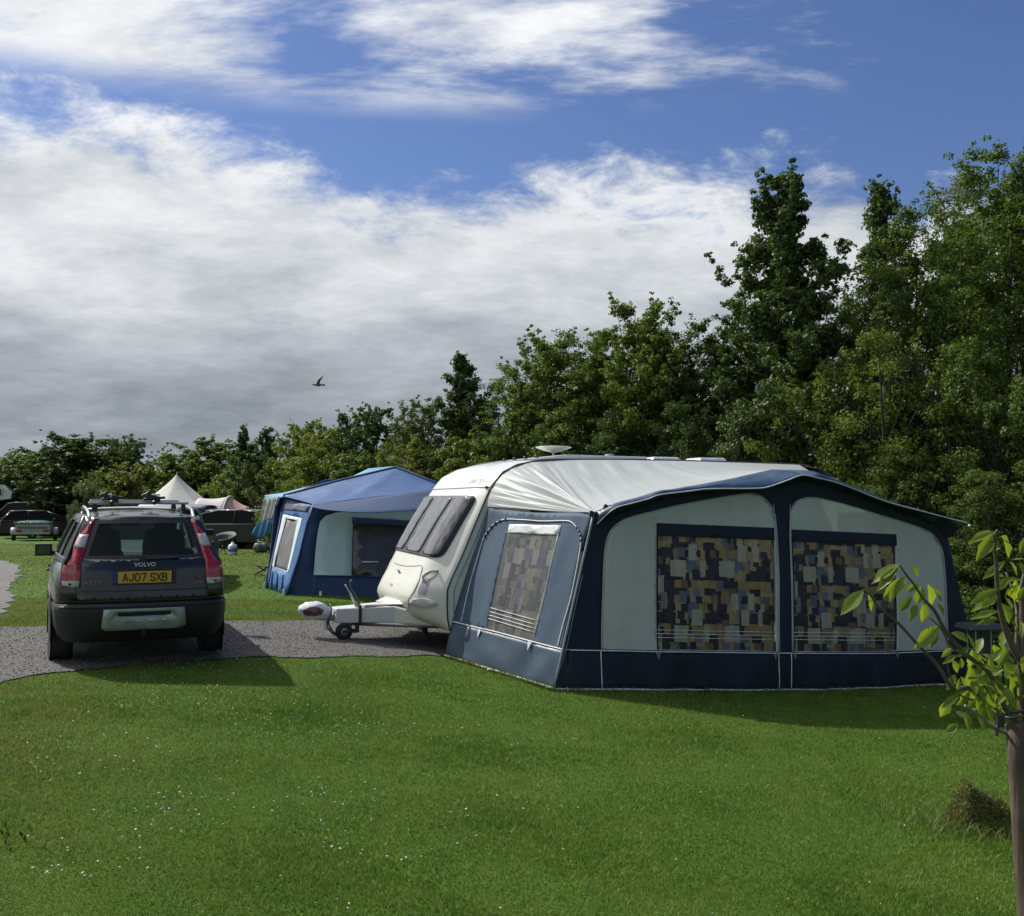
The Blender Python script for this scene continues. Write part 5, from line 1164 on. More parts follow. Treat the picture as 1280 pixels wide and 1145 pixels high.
g = MB(); g.box((0, -.36, .38), (1.6, .06, .08)); g.tube([(0, 1.5, .42), (0, 2.7, .42)], .035, 6); g.tube([(0, 2.5, .42), (0, 2.5, .05)], .025, 6); g.lathe([(0, -.03), (.05, -.03), (.05, .03), (0, .03)], (0, -.3, .25), 'X', 10); g.build('chassis', m_steel, tr_)

# ================================================================== TENTS FURTHER OFF
m_cot = mat('cream_canvas', (.66, .64, .58), .8, var=.05, transl=.18, bump=.02, bscale=2); m_lil = mat('lilac_canvas', (.55, .51, .54), .7, var=.08, transl=.15, bump=.02, bscale=2.5)
m_pink = mat('dusty_pink_canvas', (.55, .33, .33), .7, var=.08, transl=.15, bump=.02, bscale=2.5); m_tgrey = mat('grey_blue_canvas', (.10, .11, .15), .7, var=.1)
d_ = 46.0; x_ = (221-640)/FPX*d_; z_ = G(x_, d_); bt_ = thing('bell_tent', 'pointed cream bell tent rising behind the dark grey estate car', 'tent', (x_, d_, z_))
hz = EYE+(633-592)/FPX*d_-z_; g = MB()
def bell(u, v):
    a = 6.283*u; r = 2.6*(1-v)**1.25+.05*(1-v); r *= 1-.05*(1-v)*abs(math.sin(a*4)); z = 1.15+(hz-1.15)*v; return Vector((r*math.cos(a), r*math.sin(a), z-.10*abs(math.sin(a*4))*(1-v)**2))
g.grid(bell, 64, 20); g.build('roof', m_cot, bt_)
g = MB(); g.grid(lambda u, v: Vector((2.15*math.cos(6.283*u), 2.15*math.sin(6.283*u), .02+1.2*v)), 48, 3); g.build('side_wall', m_lil, bt_)
g = MB(); g.grid(lambda u, v: Vector((2.3*math.cos(3.6+2.4*u), 2.3*math.sin(3.6+2.4*u), 1.15-.30*v+.04*math.sin(u*40))), 40, 2); g.build('valance', m_lil, bt_)
g = MB(); g.add([(-.8, -2.2, .02), (.8, -2.2, .02), (.8, -2.18, 1.2), (-.8, -2.18, 1.2)], [(0, 1, 2, 3)]); g.build('door', m_tgrey, bt_, solid=.03)
g = MB(); g.lathe([(.03, hz-.1), (.03, hz+.03), (0, hz+.06)], (0, 0, 0), 'Z', 8); g.build('pole_tip', m_steel, bt_)
d_ = 45.0; x_ = (290-640)/FPX*d_; z_ = G(x_, d_); tt_ = thing('tunnel_tent', 'rounded lilac and dusty pink tunnel tent behind the black people carrier', 'tent', (x_, d_, z_))
def tun(u, v, x0, x1, h0, h1, w0=1.3): a = math.pi*v; x = x0+(x1-x0)*u; h = h0+(h1-h0)*u-.06*math.sin(math.pi*u); return Vector((x, -w0*math.cos(a), h*math.sin(a)**.75))
def seg(x0, x1, h0, h1, m, n): g = MB(); g.grid(lambda u, v: tun(u, v, x0, x1, h0, h1), 10, 18, flip=True); g.build(n, m, tt_, solid=.01)
ht = lambda py: EYE+(633-py)/FPX*(d_)-z_
seg((250-290)/FPX*d_, -.12, ht(623), ht(621), m_lil, 'living_section'); seg(-.05, (312-290)/FPX*d_, ht(622), ht(634), m_pink, 'sleeping_section'); seg((312-290)/FPX*d_, (324-290)/FPX*d_, ht(634), ht(650), m_pink, 'rear_section')
g = MB(); g.tube([tun(0, v, -.08, 0, ht(620.5), ht(620.5), 1.33) for v in np.linspace(0, 1, 20)], .05, 6); g.build('hoop_sleeve', m_cot, tt_)
g = MB(); g.add([(-1.5, -1.31, .05), (-.3, -1.31, .05), (-.35, -1.25, 1.1), (-1.4, -1.25, 1.1)], [(0, 1, 2, 3)]); g.build('mesh_door', m_tgrey, tt_, solid=.02)
g = MB(); g.panel([(-1.3, .02), (1.3, .02)]+[(1.3*math.cos(a), ht(623)*math.sin(a)**.75) for a in np.linspace(.05, 3.09, 14)], (), lambda a, b_: ((250-290)/FPX*d_, a, b_)); g.build('end_wall', m_lil, tt_)
d_ = 42.5; x_ = (222-640)/FPX*d_; z_ = G(x_, d_); ut = thing('utility_tent', 'grey-blue frame tent under the cream bell tent, beside the lilac tunnel tent', 'tent', (x_, d_, z_)); hh = EYE+(633-630)/FPX*d_-z_
g = MB(); a_ = 1.15; g.add([(-a_, 0, 0), (a_, 0, 0), (a_*.9, .1, hh-.15), (-a_*.9, .1, hh-.15), (-a_, 2, 0), (a_, 2, 0), (a_*.9, 1.9, hh-.15), (-a_*.9, 1.9, hh-.15)], [(0, 1, 2, 3), (1, 5, 6, 2), (4, 0, 3, 7), (5, 4, 7, 6)]); g.build('walls', m_tgrey, ut)
g = MB(); g.grid(lambda u, v: Vector(((u*2-1)*a_*1.02, -.1+2.2*v, hh-.16+.16*math.sin(math.pi*v)**.5-.05*abs(2*u-1)**3)), 10, 10); g.build('roof', mat('grey_roof_canvas', (.14, .15, .19), .6), ut, solid=.02)

# ================================================================== CAMP THINGS
d_ = 36.0; x_ = (280-640)/FPX*d_; z_ = G(x_, d_); mc = thing('camping_chair', 'grey round-seated folding camping chair on the grass beside the black people carrier', 'chair', (x_, d_, z_), R(-15))
g = MB(); g.grid(lambda u, v: Vector(((.40*v)*math.cos(6.283*u), (.36*v)*math.sin(6.283*u)+.1, .30+.32*v*v+.14*v*math.sin(6.283*u))), 26, 6); g.build('seat', mat('grey_mesh_fabric', (.035, .038, .038), .7), mc, solid=.02)
g = MB(); g.tube([Vector((.40*math.cos(a), .36*math.sin(a)+.1, .62+.14*math.sin(a))) for a in np.linspace(0, 6.283, 28)], .016, 6); g.build('rim', mat('dark_rim', (.10, .10, .10), .5), mc)
for sx_, sy_ in ((1, 1), (-1, 1), (1, -1), (-1, -1)): g = MB(); g.tube([(sx_*.32, sy_*.30, .0), (-sx_*.25, -sy_*.15+.1, .45+.08*sy_)], .012, 6); g.build('leg', m_black, mc)
d_ = 34.5; x_ = (292-640)/FPX*d_; z_ = G(x_, d_); bk = thing('bucket', 'small white container with a blue patch standing on the grass by the round camping chair', 'bucket', (x_, d_, z_))
g = MB(); g.lathe([(0, 0), (.14, 0), (.16, .05), (.16, .30), (.12, .36), (.06, .38), (.05, .43), (0, .43)], (0, 0, 0), 'Z', 16); g.build('body', mat('white_plastic', (.55, .56, .60), .4), bk)
g = MB(); g.lathe([(.163, .12), (.163, .26)], (0, 0, 0), 'Z', 16); g.build('band', mat('blue_print', (.12, .16, .38), .5), bk); g = MB(); g.tube([(-.05, 0, .40), (0, 0, .47), (.05, 0, .40)], .01, 6); g.build('handle', m_grey, bk)
for i, (px, lab) in enumerate(((327, 'grey drum-shaped water carrier lying under the left flap of the blue awning'), (341, 'second grey water carrier, half hidden by the blue awning corner'))):
    d_ = 36.5; x_ = (px-640)/FPX*d_; z_ = G(x_, d_); wc = thing('water_carrier', lab, 'water carrier', (x_, d_+i*.4, z_), R(40+i*25), 'water carriers by the blue awning')
    g = MB(); g.lathe([(0, -.24), (.12, -.24), (.17, -.20), (.18, -.08), (.165, -.05), (.165, .05), (.18, .08), (.17, .20), (.12, .24), (0, .24)], (0, 0, .185), 'X', 22); g.build('drum', mat('carrier_grey', (.13, .13, .12), .5), wc)
    g = MB(); g.tube([(-.27, 0, .185), (-.27, -.35, .42), (.27, -.35, .42), (.27, 0, .185)], .012, 6); g.build('handle', m_steel, wc); g = MB(); g.lathe([(.06, -.255), (.06, -.24)], (0, 0, .185), 'X', 12); g.build('cap', m_black, wc)
p_ = gp(329, 719); fs_ = thing('folding_stool', 'small black folding stool on the grass at the left corner of the blue awning', 'stool', tuple(p_), R(20))
g = MB(); g.grid(lambda u, v: Vector(((u-.5)*.36, (v-.5)*.30, .24-.04*math.sin(math.pi*u))), 8, 6); g.build('seat', m_dark, fs_, solid=.015)
for a, b_ in (((-.2, -.14, 0), (.18, -.14, .24)), ((.2, -.14, 0), (-.18, -.14, .24)), ((-.2, .14, 0), (.18, .14, .24)), ((.2, .14, 0), (-.18, .14, .24))): g = MB(); g.tube([a, b_], .012, 6); g.build('leg', m_black, fs_)
# table, lantern, stove at the right end of the awning
d_ = 12.15; x_ = (1232-640)/FPX*d_; z_ = G(x_, d_); zt3 = EYE-(820-633)/FPX*d_
tb = thing('camping_table', 'low black camping table by the right end of the large awning, seen through the sapling', 'table', (x_, d_, z_), R(12)); h_ = zt3-z_
g = MB(); g.box((.05, 0, h_-.03), (.62, .42, .06)); g.build('tabletop', m_black, tb, bevel=.01)
for sx_, sy_ in ((-.22, -.17), (.32, -.17), (-.22, .17), (.32, .17)): g = MB(); g.tube([(sx_, sy_, 0), (sx_*.9, sy_*.9, h_-.04)], .012, 6); g.build('leg', m_black, tb)
la = thing('lantern', 'dark wide-hooded glass lantern on the black camping table', 'lantern', (x_-.12, d_, zt3), R(10))
g = MB(); g.box((.0, 0, .375), (.46, .36, .07), taper=.86); g.build('hood', mat('hood_dark_grey', (.06, .062, .07), .35), la, bevel=.02)
for sx_ in (-1, 1): g = MB(); g.box((sx_*.10, -.08, .18), (.012, .012, .34)); g.build('post', m_grey, la); g = MB(); g.box((sx_*.10, .08, .18), (.012, .012, .34)); g.build('post', m_grey, la)
g = MB(); g.box((0, 0, .18), (.19, .15, .32)); g.build('glass', glass('lantern_glass', (.65, .75, .70), .12), la); g = MB(); g.box((0, 0, .01), (.24, .2, .02)); g.build('base', m_black, la)
g = MB(); g.lathe([(0, .02), (.03, .02), (.032, .06), (0, .065)], (.03, 0, 0), 'Z', 10); g.build('burner', mat('amber', (.6, .32, .08), .2), la)
sv = thing('camping_stove', 'small grey stove with a raised lid on the black camping table right of the lantern', 'stove', (x_+.20, d_-.02, zt3), R(10))
g = MB(); g.box((0, 0, .04), (.17, .14, .07)); g.build('body', m_black, sv, bevel=.008); g = MB(); g.box((0, .03, .15), (.15, .015, .13), Matrix.Rotation(-.35, 3, 'X')); g.build('lid', mat('dull_alu', (.22, .23, .26), .4, metal=.4), sv, bevel=.006); g = MB(); g.tube([(-.06, -.03, .08), (-.06, 0, .10), (.06, 0, .10), (.06, -.03, .08)], .006, 6); g.build('handle', m_steel, sv)

# ================================================================== BIRD
bp_ = at(397, 481, 50); bird = thing('bird', 'small grey bird flying with raised wings over the left trees', 'bird', tuple(bp_), R(10))
g = MB(); g.lathe([(0, -.26), (.03, -.24), (.045, -.19), (.035, -.14), (.07, -.05), (.075, .05), (.045, .17), (.035, .24), (.05, .36), (.0, .37)], (0, 0, 0), 'X', 12); g.tube([(-.25, 0, 0), (-.31, 0, -.015)], [.014, .003], 6); g.build('body', mat('bird_grey', (.09, .09, .10), .7), bird)
for s in (-1, 1):
    def wing(u, v):
        sp_ = u*.55; ch = .16*(1-u*.75); return Vector((.02+.20*u*u-ch*.5+ch*v+.06*u, s*sp_*.75, .04+sp_*.85-.10*u*u))
    g = MB(); g.grid(wing, 8, 3); g.build('wing', mat('wing_grey', (.13, .13, .14), .7), bird, solid=.012)
# ================================================================== TREES
LM = {
 'dark':   leafmat('leaf_dark', (0.034, 0.065, 0.016), (0.075, 0.120, 0.029), .28, .25, .6),
 'syc':    leafmat('leaf_sycamore', (0.042, 0.073, 0.019), (0.086, 0.130, 0.034), .25, .3, .55),
 'mid':    leafmat('leaf_mid', (0.057, 0.096, 0.019), (0.120, 0.169, 0.036), .32, .25, .6),
 'light':  leafmat('leaf_light', (0.078, 0.122, 0.023), (0.163, 0.211, 0.044), .36, .25, .6),
 'yellow': leafmat('leaf_yellow', (0.111, 0.138, 0.023), (0.208, 0.227, 0.047), .36, .25, .6),
 'willow': leafmat('leaf_willow', (0.085, 0.112, 0.052), (0.176, 0.211, 0.111), .3, .25, .6),
 'pale':   leafmat('leaf_pale', (0.098, 0.117, 0.065), (0.208, 0.234, 0.150), .25)}
m_bark = mat('bark', (.035, .030, .024), .9, var=.3, scale=5, bump=.02, bscale=14, aniso=(1, 1, .25))
m_twig = mat('twig', (.045, .038, .030), .9, var=.2)
ENV = {'tall': [(0, .8), (.3, 1), (.66, .98), (.78, .72), (.88, .42), (1, .07)],
       'round': [(0, .8), (.2, 1), (.7, 1), (.85, .82), (.95, .55), (1, .32)],
       'bush': [(0, .95), (.3, 1), (.6, .92), (.8, .70), (.93, .42), (1, .15)],
       'cone': [(0, 1), (.3, .85), (.6, .52), (.85, .22), (1, .03)]}
def leafcloud(C_, Rr, cnt, lf, r, droop=.2, flat=.75, shell=.55):
    """leaf-shaped quads spread through clumps; returns verts (n,4,3)"""
    tot = int(cnt.sum()); idx = np.repeat(np.arange(len(C_)), cnt); c = C_[idx]; rad = Rr[idx]
    d = r.normal(size=(tot, 3)); d /= np.linalg.norm(d, axis=1)[:, None]+1e-9; q = r.random(tot)**shell
    off = d*(rad*q)[:, None]; off[:, 2] *= flat; p = c+off
    n = d*.6+r.normal(size=(tot, 3))*.55+np.array([0, 0, .55]); n /= np.linalg.norm(n, axis=1)[:, None]
    t = np.cross(n, r.normal(size=(tot, 3))); t /= np.linalg.norm(t, axis=1)[:, None]+1e-9; t[:, 2] -= droop; t /= np.linalg.norm(t, axis=1)[:, None]
    s = np.cross(n, t); s /= np.linalg.norm(s, axis=1)[:, None]+1e-9
    L = (lf*r.uniform(.6, 1.35, tot))[:, None]; Wd = L*r.uniform(.26, .40, tot)[:, None]
    a = p-t*L*.5; b_ = p+s*Wd-t*L*.05+n*L*.06; e = p+t*L*.5; f = p-s*Wd-t*L*.05+n*L*.06
    return np.stack([a, b_, e, f], 1)
def limb(V_, F_, pts, r0, r1, n=5):
    k0 = len(V_); m = len(pts)
    for i, p in enumerate(pts):
        a = pts[min(i+1, m-1)]-pts[max(i-1, 0)]; a = a/(np.linalg.norm(a)+1e-9); x = np.cross(a, [.3, .9, .1]); x /= np.linalg.norm(x)+1e-9; y = np.cross(a, x); rr = r0+(r1-r0)*i/(m-1)
        for k in range(n): th = 6.283*k/n; V_.append(p+(x*math.cos(th)+y*math.sin(th))*rr)
    for i in range(m-1):
        for k in range(n): k2 = (k+1) % n; F_.append((k0+i*n+k, k0+i*n+k2, k0+(i+1)*n+k2, k0+(i+1)*n+k))
PROTO = {}
def maketree(name, label, cat, px, top, d, hw, kind, sp, nl, lf, seed, h0=.03, group=None, sprigs=6, nc=None, gap=0.0, stems=1, lobes=.28, proto=None):
    r = np.random.default_rng(seed); x = (px-640)/FPX*d; z0 = G(x, d); Ht = EYE+(HOR-top)/FPX*d-z0; Rd = hw*(1.3 if kind == 'round' else 1.05)*(1.2 if d > 35 else 1)/FPX*d; nl = int(nl*(1.7 if d > 35 else 1.75)); lf *= (.72 if d > 35 else .80); top0 = top
    root = thing(name, label, cat, (x, d, z0), 0, group)
    if proto in PROTO:
        s_r, s_h, mc_, mt_ = PROTO[proto]; rot_ = seed*1.7
        for nm_, me_, mm_ in (('crown', mc_, LM[sp]), ('trunk', mt_, None)):
            o_ = bpy.data.objects.new(nm_, me_); COL.objects.link(o_); o_.parent = root; o_.scale = (Rd/s_r, Rd/s_r, Ht/s_h); o_.rotation_euler = (0, 0, rot_)
            if mm_: o_.material_slots[0].link = 'OBJECT'; o_.material_slots[0].material = mm_
        return root
    env = ENV[kind]; nc = nc or int(26+Rd*Ht*5); C_ = []; Rr = []
    ph = r.uniform(0, 6.28, 4)
    limbs_ = []
    if kind == 'bush':
        for i in range(int(nc*1.5)):
            h = h0+(1-h0)*r.random(); hh = (h-h0)/(1-h0); e = interp(env, hh); a = r.uniform(0, 6.283)
            lob = 1+lobes*(math.sin(a*2+ph[0]+hh*5)+.6*math.sin(a*3+ph[1]-hh*7)); q = r.uniform(.35, 1.0)**.6
            rr = Rd*e*lob*q*.9; C_.append((math.cos(a)*rr, math.sin(a)*rr, h*Ht*.97)); Rr.append(r.uniform(.45, 1.25)*(.13*Rd+.05*Ht**.8)*(1.1-.5*hh))
    else:
        nb = int(22+Rd*Ht*1.3)
        for i in range(nb):
            ht_ = .08+.92*((i+r.random())/nb)**.8; e = interp(env, ht_); a = i*2.4+r.normal()*.35
            lob = 1+lobes*.8*(math.sin(a*2+ph[0])+.5*math.sin(a*3+ph[1]-ht_*7)); reach = Rd*e*lob*r.uniform(.72, 1.15)+.05
            tip = np.array([math.cos(a)*reach, math.sin(a)*reach, ht_*Ht]); bz = max(.06*Ht, tip[2]-reach*math.tan(r.uniform(.35, .95))); bs = np.array([0, 0, bz])
            rad0 = (.15+.024*Ht)*r.uniform(.75, 1.25)*(1.1-.45*ht_); sd = np.array([-math.sin(a), math.cos(a), 0])
            limbs_.append((bz/Ht, tip))
            for f_, k_ in ((.35, 1.15), (.6, 1.1), (.8, .9), (.93, .65), (1.04, .42)):
                p_ = bs+(tip-bs)*f_+np.array([0, 0, .12*reach*f_*f_])+r.normal(size=3)*.05*Rd; C_.append(p_); Rr.append(rad0*k_)
            for sgn in (-1, 1):
                l_ = reach*r.uniform(.18, .4)
                for f_, k_ in ((.5, .8), (1, .5)): C_.append(bs+(tip-bs)*.72+sd*sgn*l_*f_+np.array([0, 0, .25*l_*f_+.06*reach])); Rr.append(rad0*k_)
    if kind in ('bush',):
        for i in range(nc//4): a = r.uniform(0, 6.283); C_.append((math.cos(a)*Rd*.9, math.sin(a)*Rd*.9, Ht*r.uniform(.02, .3))); Rr.append(.16*Ht*.8)
    for i in range(sprigs):
        if i == 0 and kind != 'tall': continue
        a = r.uniform(0, 6.283); hh = r.uniform(.70, .97) if i else 1.0; e = interp(env, hh); bx, by = math.cos(a)*Rd*e*.9, math.sin(a)*Rd*e*.9; hz0 = (h0+(1-h0)*hh)*Ht
        if not i: bx = by = 0
        for k in range(5):
            C_.append((bx*(1+.07*k)+r.normal()*.05, by*(1+.07*k)+r.normal()*.05, hz0+(.028 if i else .0)*Ht*k*.6-(.03*Ht*(4-k) if not i else 0))); Rr.append((.13 if i else .2)*(1-.12*k)*(.035*Ht+.10)/.35)
    C_ = np.array(C_); Rr = np.array(Rr); wgt = Rr**1.8; cnt = np.maximum(3, (nl*wgt/wgt.sum()).astype(int))
    Q = leafcloud(C_, Rr, cnt, lf, r)
    big_ = Rr > np.median(Rr)*.8; cc = C_[big_]*np.array([.5, .5, .90]); Q2 = leafcloud(cc, Rr[big_]*1.0, np.full(len(cc), max(4, int(nl*.16/len(cc)))), lf*1.9, r); Q = np.concatenate([Q, Q2])
    n = len(Q); keep = Q[:, :, 2].min(1) > .01; Q = Q[keep]; n = len(Q)
    oc_ = from_np('crown', Q.reshape(-1, 3), np.arange(4*n).reshape(-1, 4), LM[sp], root, rnd=r.random(n))
    V_, F_ = [], []
    for s_ in range(stems):
        ox, oy = (r.normal(size=2)*.25*(stems > 1)); tops = Ht*(.88 if s_ == 0 else r.uniform(.7, .88)); m = 9; tp = []
        for i in range(m): f = i/(m-1); tp.append(np.array([ox*(1+f*1.5)+math.sin(f*5+seed)*.04*Ht*.3*f, oy*(1+f*1.5)+math.cos(f*4+seed)*.04*Ht*.3*f, f*tops-.1]))
        limb(V_, F_, tp, .009*Ht+.03, .008, 7)
        pick = r.choice(len(C_), min(len(C_), 26 if nl > 9000 else 10), replace=False)
        for k in pick:
            c = C_[k]; f = max(.08, min(.93, (c[2]/Ht)*r.uniform(.55, .85))); j = f*(m-1); j0 = int(j); b0 = tp[j0]+(tp[min(j0+1, m-1)]-tp[j0])*(j-j0); mid = (b0+c)/2+np.array([0, 0, -.02*Ht])+r.normal(size=3)*.04*Rd
            limb(V_, F_, [b0, mid, c], .0025*Ht*(1-f)+.010, .004, 4)
    ot_ = from_np('trunk', np.array(V_), np.array(F_), m_bark, root, smooth=True)
    if proto: PROTO[proto] = (Rd, Ht, oc_.data, ot_.data)
    return root
TR_ = [
 # label, px, top, d, hw, kind, species, leaves, leaf size, extra
 ('tall dark broad-leaved tree whose pointed leader stands clear against cloud, left in the right-hand wood', 985, 214, 22.5, 96, 'tall', 'syc', 34000, .125, dict(sprigs=16, h0=.06, lobes=.34)),
 ('slender dark tree with a thin open top, right of the tall pointed tree', 1108, 226, 24.5, 46, 'tall', 'syc', 12000, .12, dict(sprigs=12, lobes=.4)),
 ('full mid-green tree with a soft rounded top in front of the slender dark tree', 1152, 268, 21.5, 84, 'round', 'mid', 30000, .085, dict(sprigs=10)),
 ('very tall feathery tree at the right edge of the view', 1268, 165, 23.0, 105, 'round', 'mid', 36000, .095, dict(sprigs=16, lobes=.3)),
 ('grey-green willow top leaning out left of the tall tree at the right edge', 1212, 212, 26.5, 52, 'round', 'willow', 14000, .10, dict(sprigs=10)),
 ('dark rounded beech-like tree right behind the caravan rooflight', 905, 392, 24.5, 78, 'round', 'dark', 24000, .10, dict(sprigs=10)),
 ('mid-green tree with upright pale shoots at its top, left of the dark rounded tree', 846, 402, 25.5, 52, 'round', 'mid', 15000, .10, dict(sprigs=14)),
 ('broad mid-green tree with spiky shoots above the caravan flue', 797, 380, 25, 58, 'round', 'light', 20000, .10, dict(sprigs=20)),
 ('dense green tree standing over the satellite aerial', 738, 408, 26, 52, 'round', 'mid', 18000, .10, dict(sprigs=12)),
 ('light green open tree left of the tree over the aerial', 690, 418, 27, 50, 'round', 'light', 15000, .10, dict(sprigs=14, lobes=.38)),
 ('thin-crowned light tree with sky showing through, on the slope of the skyline', 648, 452, 28, 36, 'round', 'light', 9000, .11, dict(sprigs=10, lobes=.4)),
 ('slim dark pointed alder above the gap between the blue awning and caravan', 575, 446, 30.5, 34, 'tall', 'syc', 10000, .13, dict(sprigs=14, lobes=.4)),
 ('small dark tree close on the right of the slim dark pointed alder', 612, 470, 30, 26, 'round', 'dark', 7000, .12, dict(sprigs=8)),
 ('willowy grey-green tree left of the pointed alder', 533, 502, 32, 38, 'round', 'willow', 9000, .12, dict(sprigs=10)),
 ('very dark rounded tree on the skyline above the blue awning roof', 472, 507, 38, 34, 'round', 'dark', 9000, .15, dict(sprigs=9)),
 ('dark twin-topped tree just left of the very dark rounded one', 440, 516, 40, 26, 'round', 'dark', 6000, .15, dict(sprigs=8)),
 ('pale yellow-green bushy tree above the left end of the blue awning', 402, 530, 41, 42, 'round', 'yellow', 9500, .14, dict(sprigs=9)),
 ('light feathery tree between the two dark spires and the yellow-green tree', 376, 527, 46, 24, 'round', 'light', 5500, .16, dict(sprigs=8)),
 ('dark spire-shaped tree, right one of the pair left of the blue awning', 334, 537, 48, 25, 'tall', 'dark', 6000, .17, dict(sprigs=8)),
 ('dark spire-shaped tree, left one of the pair left of the blue awning', 303, 534, 49, 19, 'tall', 'dark', 5000, .17, dict(sprigs=8)),
 ('broad rounded mid-green tree behind the bell tent', 262, 549, 58, 42, 'round', 'mid', 8500, .18, dict(sprigs=9)),
 ('low pale tree dipping between the bell tent tree and the broad far-left tree', 214, 567, 56, 30, 'round', 'light', 5000, .19, dict(sprigs=6)),
 ('dark tree forming the right shoulder of the broad far-left clump', 165, 548, 58, 30, 'round', 'dark', 6000, .19, dict(sprigs=7)),
 ('broad dark tree, widest on the left skyline, above the trailer', 108, 544, 60, 55, 'round', 'dark', 12000, .19, dict(sprigs=10)),
 ('mid-green tree at the left end of the skyline above the van', 45, 560, 62, 34, 'round', 'mid', 6500, .19, dict(sprigs=7)),
 ('tree at the extreme left edge of the view above the motorhome', 2, 568, 63, 34, 'round', 'mid', 6000, .19, dict(sprigs=6)),
]
for i, (lab, px, top, d, hw, kind, sp, nl, lf, ex) in enumerate(TR_):
    maketree('tree', lab, 'tree', px, top, d, hw, kind, sp, nl, lf, 100+i, group='trees behind the campsite', proto=('F%d' % (i % 3) if d > 37 and kind == 'round' else ('G0' if d > 37 else ('M%d' % (i % 2) if 24.6 < d < 37 and kind == 'round' else None))), **ex)
BS = [
 ('large light green shrub rising behind the canopy peak of the awning', 1030, 455, 20.5, 75, 'light', 20000, .075),
 ('large light green shrub, brightest on the right bank, right of the canopy peak', 1105, 412, 20, 88, 'light', 27000, .075),
 ('tall light green shrub between the brightest shrub and the right edge', 1195, 425, 19, 86, 'mid', 27000, .072),
 ('dark shrub at the right edge behind the sapling', 1275, 470, 18, 72, 'mid', 18000, .072),
 ('low shaded shrub behind the right end of the awning', 1225, 590, 17.2, 62, 'mid', 12000, .07),
 ('low green shrub just above the right slope of the canopy', 1120, 560, 18.6, 60, 'mid', 12000, .07),
 ('glossy dark shrub behind the rear of the caravan', 935, 500, 21.5, 62, 'syc', 15000, .09),
 ('dark shrub behind the caravan flue', 850, 505, 23, 62, 'dark', 11000, .09),
 ('shaded shrub behind the satellite aerial', 770, 515, 24, 60, 'dark', 10000, .09),
 ('green shrub behind the front of the caravan roof', 700, 512, 25, 55, 'mid', 9000, .10),
 ('mid-green shrub behind the caravan front panel', 636, 520, 27, 50, 'mid', 8000, .10),
 ('light shrub above the right end of the blue awning', 578, 535, 29, 45, 'light', 8000, .11),
 ('yellow-green shrub behind the ridge of the blue awning', 524, 552, 31, 40, 'yellow', 7000, .12),
 ('small pointed yellow-green bush beside the blue awning ridge', 481, 560, 33, 18, 'yellow', 3500, .10),
 ('dark green shrub above the blue awning roof', 446, 560, 36, 36, 'mid', 6000, .13),
 ('light green shrub behind the left eave of the blue awning', 392, 563, 38, 42, 'light', 7500, .13),
 ('shaded green shrub right of the pink tent', 345, 580, 44, 34, 'mid', 5500, .15),
 ('green shrub behind the pink end of the tunnel tent', 300, 578, 50.5, 36, 'light', 5500, .16),
 ('dark shrub behind the bell tent point', 250, 585, 63, 34, 'mid', 4500, .18),
 ('bright yellow-green shrub left of the bell tent above the estate car', 160, 583, 55, 36, 'yellow', 7000, .17),
 ('grey-green willow bush standing just right of the van', 114, 596, 52, 17, 'willow', 6000, .14),
 ('pale silvery shrub above the van roof', 62, 590, 60, 26, 'pale', 5000, .17),
 ('dull green shrub above the maroon hatchback', 20, 588, 61, 36, 'mid', 5500, .18),
 ('green shrub between the bright yellow-green shrub and the bell tent', 200, 592, 62, 30, 'light', 5000, .18),
]
for i, (lab, px, top, d, hw, sp, nl, lf) in enumerate(BS):
    nl = {True: 30000, False: 14000}[d < 24.5] if d < 37 else 9000
    maketree('shrub', lab, 'shrub', px, top-6, d, hw*1.2, 'bush', sp, nl, lf, 300+i, h0=.0, group='shrubs along the edge of the field', sprigs=7, stems=3, proto=('N%d' % (i % 3) if d < 24.5 else ('B%d' % (i % 3) if d < 37 else 'C%d' % (i % 3))))
FILL = [
 ('broad rounded green tree filling the gap right of the tall dark pointed tree', 1072, 345, 24, 62, 'mid', 'N0'),
 ('massive rounded tree crown below the feathery tree at the right edge', 1200, 300, 23.8, 88, 'mid', 'N1'),
 ('dark rounded crown at the extreme right edge, lower than the feathery tree', 1290, 250, 25, 85, 'dark', 'N2'),
 ('dark rounded crown at the left foot of the tall pointed tree', 930, 425, 25.5, 62, 'dark', 'N0'),
 ('soft mid-green crown between the two trees behind the caravan flue', 825, 412, 26.5, 60, 'mid', 'B0'),
 ('rounded green crown left of the broad tree with spiky shoots', 752, 425, 27.5, 58, 'light', 'B1'),
 ('rounded pale crown on the skyline slope, just right of the thin-crowned tree', 668, 462, 28.5, 46, 'light', 'B2'),
 ('rounded dark crown at the right foot of the pointed alder', 600, 500, 31, 44, 'mid', 'B0'),
 ('rounded mid-green crown between the pointed alder and the very dark tree', 512, 530, 35, 44, 'mid', 'B1'),
 ('rounded crown on the skyline behind the yellow-green bushy tree', 420, 536, 44, 46, 'mid', 'C0'),
 ('rounded green crown behind the two dark spires', 318, 552, 52, 50, 'mid', 'C1'),
 ('rounded crown behind the bell tent, left of the broad tree', 240, 560, 60, 46, 'mid', 'C2'),
 ('rounded dark crown making up the right half of the broad far-left clump', 135, 548, 61, 50, 'dark', 'C0'),
 ('rounded dark crown making up the left half of the broad far-left clump', 82, 551, 62, 46, 'dark', 'C1'),
 ('rounded crown low on the skyline near the left edge', 25, 568, 64, 50, 'mid', 'C2')]
for i, (lab, px, top, d, hw, sp, pr_) in enumerate(FILL):
    maketree('tree', lab, 'tree', px, top, d, hw, 'bush', sp, 9000, .1, 500+i, h0=0, group='trees behind the campsite', proto=pr_)
